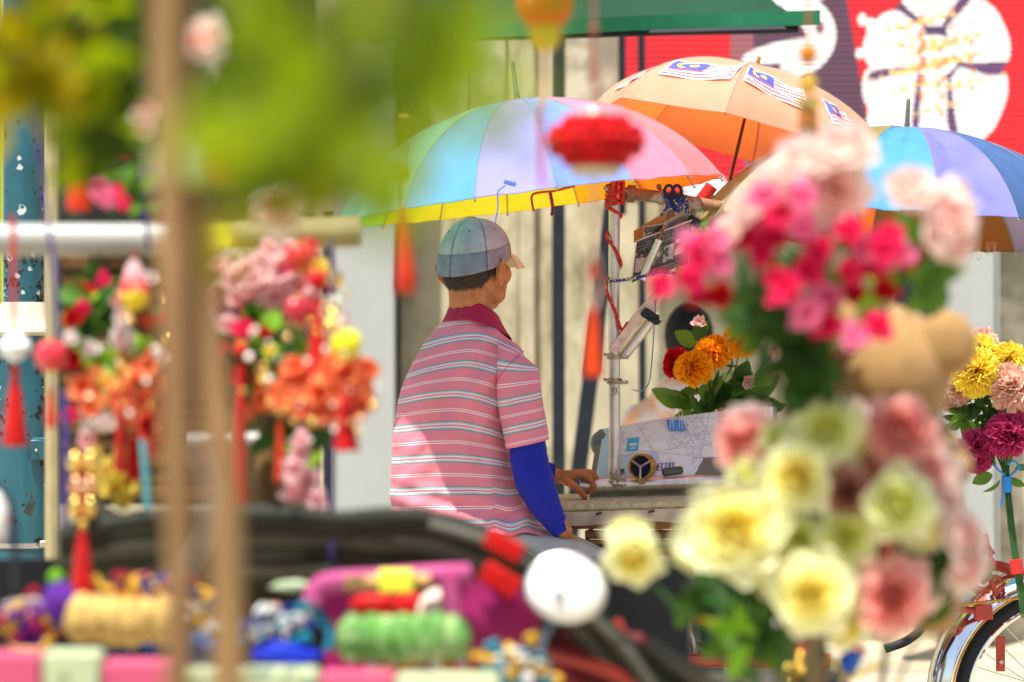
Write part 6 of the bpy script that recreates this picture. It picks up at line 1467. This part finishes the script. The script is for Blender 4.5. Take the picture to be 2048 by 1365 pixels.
# near foliage -------------------------------------------------------------
m_fol = mat('yellow_green_leaf', (.17, .25, .001), .7, var=.3, vs=12, trans=.5, tcol=(.34, .44, .001))
m_fol2 = mat('deep_green_leaf', (.03, .065, .001), .7, var=.3, vs=12, trans=.4, tcol=(.07, .13, .001))
m_fol3 = mat('yellow_leaf', (.28, .23, .002), .7, var=.2, vs=12, trans=.5, tcol=(.42, .34, .002))
LF1, LF2, LF3 = leaf_mesh('leaf', m_fol, .05, .032), leaf_mesh('leaf', m_fol2, .05, .032), leaf_mesh('leaf', m_fol3, .05, .032)
def branch(label, d, blobs, base, seed, sc=1.0):
    r = random.Random(seed); t = thing('leafy_branch', label, 'branch', P(*base, d))
    for cx_, cy_, sx, sy, n_, mk in blobs:
        for k in range(n_):
            x, y = r.gauss(cx_, sx), r.gauss(cy_, sy); dd = d+r.uniform(-.12, .14)
            a = r.uniform(0, 2*PI); put('leaf', r.choice([LF1, LF2, LF3] if mk == 'x' else {'g': [LF1, LF1, LF2], 'd': [LF2, LF2, LF1], 'y': [LF3, LF3, LF1]}[mk]), t, P(x, y, dd), look_rot((math.cos(a), r.uniform(-.6, .2), math.sin(a)-.2), r.uniform(0, 6)), sc*r.uniform(.5, .85))
        q = MB(); q.tube(spline([P(*base, d), P(lerp(base[0], cx_, .5), lerp(base[1], cy_, .5)-30, d), P(cx_, cy_, d)], 5), .0022, n=6); q.build('twig', m_stemb, t)
branch('out of focus yellow green leaves filling the upper centre left', 1.55, [(660, 70, 120, 70, 26, 'g'), (690, 220, 85, 60, 20, 'g'), (590, 230, 70, 55, 12, 'g'), (640, 350, 70, 45, 12, 'x'), (850, 220, 65, 65, 18, 'g'), (700, 180, 60, 60, 12, 'd'), (660, 10, 140, 25, 16, 'd'), (930, 200, 35, 70, 8, 'g'), (580, 300, 60, 40, 6, 'x'), (890, 60, 50, 40, 6, 'd'), (720, 350, 40, 30, 4, 'g'), (600, 390, 50, 30, 8, 'x'), (800, 120, 60, 40, 8, 'g')], (700, -160), 5)
branch('out of focus olive leaves at the upper left corner', 3.0, [(170, 60, 75, 60, 52, 'd'), (240, 120, 40, 60, 24, 'd'), (170, 190, 55, 45, 26, 'g'), (230, 300, 40, 40, 14, 'd'), (420, 200, 40, 60, 12, 'd')], (200, -140), 6, 1.3)
branch('out of focus golden yellow leaves at the far upper left', 2.9, [(40, 120, 30, 60, 34, 'y'), (95, 120, 30, 50, 16, 'y'), (150, 170, 30, 60, 12, 'y')], (60, -140), 9, 1.4)
spray('orange marigold blur hanging below the near leaves', 2.9, [('bl_or', 430, 345, 46), ('bl_or', 470, 330, 42), ('bl_y', 505, 320, 36), ('bl_or', 520, 345, 34), ('bl_or', 455, 300, 34)], [('b', 500, 370, 3, 14)], base=(480, 180))

# ================================================================ FOREGROUND BOTTOM: neighbouring trishaw hood
# these stand nearer than the stall: distances below are measured on a grid 0.86 as deep
near(.86)
d = 5.35
m_hood = mat('black_olive_canvas', (.020, .021, .013), .6, var=.3, vs=10, bump=.4, bs=40)
m_hood2 = mat('grey_canvas', (.075, .075, .058), .55, var=.25, vs=10)
hh = thing('trishaw_hood', 'folded dark canvas hood of the near trishaw arching across the bottom', 'hood', P(900, 1480, d))
ctl = [(120, 1075), (260, 1048), (480, 1034), (700, 1036), (850, 1042), (990, 1080), (1110, 1165), (1230, 1280), (1330, 1400)]
for k in range(7):
    off = k*20; pts = spline([P(x-off*.25*(1 if x > 900 else .3), y+off*(1 if x < 1000 else .55)+4*math.sin(x*.02+k), d+.05*k-.1) for x, y in ctl], 8)
    q = MB(); q.tube(pts, [(.0135+.006*mnoise.noise(Vector((i*.2, k*3.1, 0)))) for i in range(len(pts))], n=12, flat=1.25, up=(0, 0, 1)); q.build('canvas_fold', m_hood2 if k in (2, 5) else m_hood, hh)
q = MB(); A_ = spline([P(x, y+10, d+.22) for x, y in ctl], 6)
q.grid(len(A_)-1, 8, lambda u, v: A_[min(int(u*(len(A_)-1)+.5), len(A_)-1)]+Vector((-.02*v, .25*v*(1), -.16*v)), .003); q.build('hood_cloth', m_hood, hh)
q = MB(); q.tube(spline([P(860, 1048, d-.14), P(1000, 1095, d-.15), P(1140, 1200, d-.15), P(1260, 1310, d-.15), P(1330, 1420, d-.15)], 8), .018, n=12, flat=.5); q.build('hood_rim', m_hood2, hh)
for x, y, w_, h_, an in ((1008, 1092, 80, 40, .5), (1000, 1160, 80, 44, .55)):
    q = MB(); q.box(P(x, y, d-.18), (w_*K*d, .01, h_*K*d), rot=Matrix.Rotation(an, 3, 'Y'), bev=.004); q.build('red_patch', m_red, hh)
q = MB(); a = P(160, 1130, d+.1); q.grid(20, 6, lambda u, v: P(lerp(150, 560, u), lerp(1000+30*math.sin(u*3), 1150, v), d+.3)+Vector((0, .03*math.sin(u*14), .008*math.sin(u*22+v*8))), .003); tag(q.build('canvas_sheet', m_hood2), 'grey canvas sheet folded behind the branch at lower left', 'canvas')
# cabin under the hood: body dark
q = MB(); q.grid(20, 8, lambda u, v: P(lerp(-40, 1380, u), lerp(1120, 1480, v), d+.55)+Vector((0, .03*math.sin(u*9), 0)), .01); tag(q.build('seat_back', mat('near_black_vinyl', (.012, .012, .014), .5, var=.3, vs=8)), 'black vinyl seat back inside the near trishaw', 'seat')
# round mirror
mr_ = thing('round_mirror', 'round white backed mirror on a thin rod at the bottom centre', 'mirror', P(1070, 1420, 5.0))
q = MB(); q.ell(P(1132, 1178, 5.0), (80*K*5, .022, 67*K*5), Matrix.Rotation(.15, 3, 'Y')@Matrix.Rotation(-.2, 3, 'X'), 36, 20); q.build('mirror_back', mat('white_enamel', (.88, .88, .86), .18, var=.04, coat=.6), mr_)
q = MB(); q.tube([P(1132, 1178, 5.0)+Matrix.Rotation(.15, 3, 'Y')@Matrix.Rotation(-.2, 3, 'X')@Vector((78*K*5*math.cos(a), -.003, 65*K*5*math.sin(a))) for a in np.linspace(0, 2*PI, 41)[:-1]], .0035, n=6, closed=True); q.build('rim', m_steel, mr_)
q = MB(); q.lathe([(.012, 0), (.010, .006), (0, .008)], P(1118, 1188, 5.0)+Vector((0, -.021, 0)), (-.1, -1, .2), 14); q.build('knob', m_steel, mr_)
q = MB(); q.tube(spline([P(1110, 1235, 5.0), P(1085, 1290, 5.0), P(1068, 1420, 5.0)], 5), .005, n=8); q.build('rod', mat('blue_grey_rod', (.07, .12, .18), .35), mr_)
# magenta bag
m_mag = mat('magenta_cloth', (.30, .008, .11), .7, var=.2, vs=12, sheen=.3)
m_magl = mat('pink_trim', (.42, .07, .20), .7, var=.1)
bg_ = thing('magenta_basket', 'magenta cloth basket with pink top trim and yellow label under the hood', 'basket', P(800, 1470, 5.2))
q = MB(); q.grid(14, 10, lambda u, v: P(lerp(880, 1075, u), lerp(1150+30*u, 1470, v), lerp(5.12, 5.3, u))+Vector((0, .012*math.sin(v*11+u*4), 0)), .006); q.build('side_panel', m_mag, bg_)
q = MB(); q.tube(spline([P(625, 1210, 5.15), P(650, 1170, 5.15), P(760, 1160, 5.12), P(880, 1152, 5.1), P(935, 1150, 5.12)], 6), .018, n=12, flat=.8); q.build('top_trim', m_magl, bg_)
q = MB(); q.tube([P(690, 1167, 5.09), P(860, 1160, 5.08)], .011, n=10); q.build('wooden_handle', mat('tan_wood', (.55, .33, .12), .5), bg_)
q = MB(); q.box(P(792, 1162, 5.06), (72*K*5.06, .03, 44*K*5.06), bev=.004); q.build('yellow_label', mat('yellow_card', (.75, .72, .05), .6), bg_)
q = MB(); q.grid(10, 6, lambda u, v: P(lerp(650, 890, u), lerp(1190, 1470, v), 5.3), .005); q.build('back_panel', m_mag, bg_)
q = MB(); q.tube([P(900, 1160, 5.08), P(912, 1260, 5.08), P(925, 1440, 5.08)], .012, n=8); q.build('corner_trim', m_magl, bg_)
def lump(name, label, cat, x, y, dd, rx, ry, m, seed=1, amp=.12, rot=None, n=26):
    q = MB(); q.ell(P(x, y, dd), (rx*K*dd, min(rx, ry)*K*dd*.9, ry*K*dd), rot, n, int(n*.7), fn=lambda v: 1+amp*mnoise.noise(v*2.2+Vector((seed*7.3, 0, 0)))+amp*.5*mnoise.noise(v*6+Vector((seed*3.3, 0, 0)))); return tag(q.build(name, m), label, cat)
lump('red_pouch', 'small red cloth pouch inside the magenta basket', 'pouch', 752, 1210, 5.22, 55, 24, m_red, 3)
lump('red_pouch', 'second red cloth pouch nearer the plush toy in the basket', 'pouch', 820, 1212, 5.2, 34, 28, m_red, 4)
lump('plush_toy', 'cream and white plush toy sticking out of the magenta basket', 'toy', 880, 1222, 5.16, 44, 46, mat('cream_plush', (.78, .66, .55), .95, var=.1, sheen=.5), 5)
def roll(name, label, x0, x1, y, dd, r, m, n_=6, seed=1, ridges=3, m2=None):
    t = thing(name, label, 'cloth roll', P((x0+x1)/2, y+r, dd)); w_ = (x1-x0)/n_
    for k in range(n_):
        q = MB(); q.ell(P(x0+w_*(k+.5), y+random.uniform(-4, 4), dd), (w_*1.05*K*dd, r*K*dd*.9, r*K*dd*random.uniform(.92, 1.05)), None, 22, 14, fn=lambda v: 1+.10*mnoise.noise(v*3+Vector((seed+k*5.1, 0, 0)))+.03*math.sin(v.z*14+k)); q.build('coil', m if not m2 or k % 2 else m2, t)
    return t
roll('towel_roll', 'rolled pale green crinkled towel at the bottom centre', 690, 925, 1278, 5.0, 50, mat('crinkled_green', (.11, .27, .06), .8, var=.35, vs=45, bump=1, bs=80, dirt=(.34, .44, .20), dirt_s=26, dirt_lo=.5, dirt_hi=.62), 7, 3)
roll('straw_roll', 'rolled straw yellow cloth left of the branch near the bottom', 146, 345, 1240, 5.0, 52, mat('straw_cloth', (.50, .33, .10), .8, var=.2, vs=30, bump=.8, bs=60, dirt=(.30, .28, .16), dirt_s=18, dirt_lo=.60, dirt_hi=.68), 6, 8)
m_must = mat('mustard_cloth', (.62, .36, .03), .7, var=.2)
for i_, (pl, w_, m_, lab) in enumerate((([(190, 1150), (205, 1175), (235, 1180), (262, 1192)], 20, m_must, 'mustard cloth strap knotted above the straw roll'),
                                        ([(260, 1165), (290, 1155), (318, 1178)], 26, m_must, 'mustard cloth loop beside the branch'),
                                        ([(368, 1168), (400, 1178), (425, 1190)], 18, m_must, 'mustard strap end right of the left stick'),
                                        ([(20, 1280), (40, 1300), (80, 1298), (104, 1270), (106, 1240)], 24, m_must, 'mustard strap looping at the bottom left corner'),
                                        ([(10, 1215), (60, 1205), (105, 1205)], 34, mat('grey_felt', (.25, .23, .22), .9), 'grey felt roll lying at the far lower left'),
                                        ([(540, 1240), (555, 1215), (515, 1230)], 26, mat('orange_cloth', (.75, .22, .03), .8), 'small orange cloth scrap right of the branch'),
                                        ([(590, 1225), (625, 1220), (660, 1262), (655, 1300)], 34, mat('teal_cloth', (.02, .20, .36), .8), 'teal cloth strap left of the green towel'))):
    q = MB(); q.tube(spline([P(x, y, 5.05+.02*i_) for x, y in pl], 6), w_*K*5/2, n=10, flat=.7); tag(q.build('cloth_strap', m_), lab, 'strap')
lump('purple_pompom', 'purple and blue fluffy pompom at the foot of the lamp post', 'pompom', 120, 1208, 5.0, 34, 44, mat('purple_fluff', (.10, .02, .24), .9, var=.5, vs=60, dirt=(.02, .06, .35), dirt_s=25, dirt_lo=.5, dirt_hi=.6), 2, .3)
lump('green_pompom', 'small bright green pompom at the lower edge of the lamp post', 'pompom', 112, 1155, 5.1, 16, 16, m_leafb, 8, .3)
lump('magenta_pouch', 'magenta pouch lying left of the mustard strap', 'pouch', 60, 1240, 5.15, 44, 34, m_mag, 8, .3)
lump('blue_cloth', 'crumpled royal blue cloth right of the branch at the bottom', 'cloth', 570, 1312, 5.0, 66, 30, mat('royal_cloth', (.01, .03, .45), .6, var=.2, vs=12), 9, .35)
lump('navy_cloth', 'crumpled navy cloth under the straw roll', 'cloth', 270, 1300, 5.1, 50, 22, mat('navy_cloth', (.01, .03, .12), .7), 6, .35)
lump('blue_bundle', 'small blue cloth bundle between the two sticks of the branch', 'cloth', 400, 1300, 5.1, 34, 30, mat('mid_blue_cloth', (.02, .08, .22), .7), 7, .35)
lump('green_toy', 'tiny green and white toy on the hood under the grey folds', 'toy', 585, 1172, 5.2, 40, 10, mat('pale_green_fluff', (.45, .55, .35), .9), 7, .35)
m_yarn = [mat('purple_yarn', (.09, .01, .20), .9), mat('mustard_yarn', (.55, .32, .03), .9), mat('navy_yarn', (.01, .03, .16), .9), mat('crimson_yarn', (.32, .01, .04), .9), mat('white_yarn', (.6, .6, .56), .9), mat('teal_yarn', (.02, .22, .30), .9)]
for i_, (x_, y_, sx_, sy_, cs, lab) in enumerate(((70, 1240, 50, 30, (0, 1, 3), 'tangle of purple, mustard and crimson yarn in the lower left corner'),
        (400, 1230, 60, 30, (1, 2, 4), 'tangle of mustard, navy and white yarn behind the branch sticks'), (560, 1250, 50, 24, (4, 5, 2), 'tangle of white, teal and navy yarn left of the green towel'),
        (840, 1320, 90, 22, (3, 4, 1), 'crumpled crimson and white scraps below the green towel'), (1010, 1330, 60, 26, (1, 5, 4), 'mixed ribbon scraps below the round white mirror'), (300, 1180, 60, 18, (1, 3, 2), 'mustard and crimson scraps above the straw roll'))):
    t = thing('yarn_tangle', lab, 'yarn', P(x_, y_+sy_, 5.0))
    for c_ in cs:
        q = MB()
        for k in range(16):
            x, y, a = random.gauss(x_, sx_*.6), random.gauss(y_, sy_*.6), random.uniform(0, 6)
            q.tube(spline([P(x, y, 5.02), P(x+22*math.cos(a), y+14*math.sin(a), 4.99), P(x+30*math.cos(a+1), y+20*math.sin(a+1), 5.04)], 4), random.uniform(.003, .008), n=6)
        o_ = q.build('strand', m_yarn[c_], t); o_['kind'] = 'stuff'
# striped ledge at the bottom
lg = thing('patterned_ledge', 'pink ledge with pale green patterned patches along the bottom edge', 'ledge', P(400, 1480, 4.7))
m_pink = mat('pink_cloth', (.50, .08, .15), .75, var=.08); m_pat = mat('pale_green_print', (.40, .46, .27), .8, var=.05, dirt=(.12, .16, .12), dirt_s=28, dirt_lo=.55, dirt_hi=.62)
for x0, x1, m_, y0 in ((-60, 85, m_pink, 1305), (85, 205, m_pat, 1302), (205, 345, m_pink, 1322), (345, 640, m_pat, 1338), (640, 790, m_pink, 1345), (790, 1000, m_pat, 1350)):
    q = MB(); a, c = P(x0, 1500, 4.7), P(x1, y0, 4.7); q.box(((a.x+c.x)/2, 4.72*.86, (a.z+c.z)/2), (c.x-a.x-.001, .05, c.z-a.z), bev=.006); q.build('cloth_patch', m_, lg)
# black cable and striped bag at far left
q = MB(); q.tube(spline([P(-20, 960, 4.9), P(18, 1010, 4.9), P(30, 1100, 4.9), P(34, 1185, 4.9)], 6), .0065, n=8); tag(q.build('cable', m_black), 'thick black cable curving down the far left edge', 'cable')
lump('red_white_bag', 'white, red and yellow bag edge at the far left', 'bag', -8, 1035, 4.9, 26, 55, mat('white_plastic', (.78, .76, .74), .4, dirt=(.7, .08, .05), dirt_s=14, dirt_lo=.52, dirt_hi=.55), 4, .1)
# crimson near frame right of the mirror
nf = thing('near_trishaw_frame', 'red and black frame of the near trishaw at the bottom centre right', 'trishaw frame', P(1260, 1480, 5.3))
for pl, w_, m_ in (([(1225, 1245), (1262, 1320), (1290, 1400)], 34, m_redp), ([(1060, 1300), (1180, 1330), (1300, 1380)], 24, m_redp), ([(1150, 1220), (1260, 1300), (1380, 1400)], 44, m_hood), ([(1290, 1290), (1370, 1340), (1470, 1372)], 40, m_hood2)):
    q = MB(); q.tube(spline([P(x, y, 5.3) for x, y in pl], 6), w_*K*5.3/2, n=10); q.build('frame_tube', m_, nf)
q = MB(); q.box(P(1180, 1360, 5.45), (230*K*5.4, .05, 190*K*5.4), bev=.01); q.build('dark_box', mat('dark_crimson', (.10, .006, .012), .6, var=.3, vs=6), nf)
print('objects', len(bpy.data.objects), 'verts', sum(len(m.vertices) for m in bpy.data.meshes))
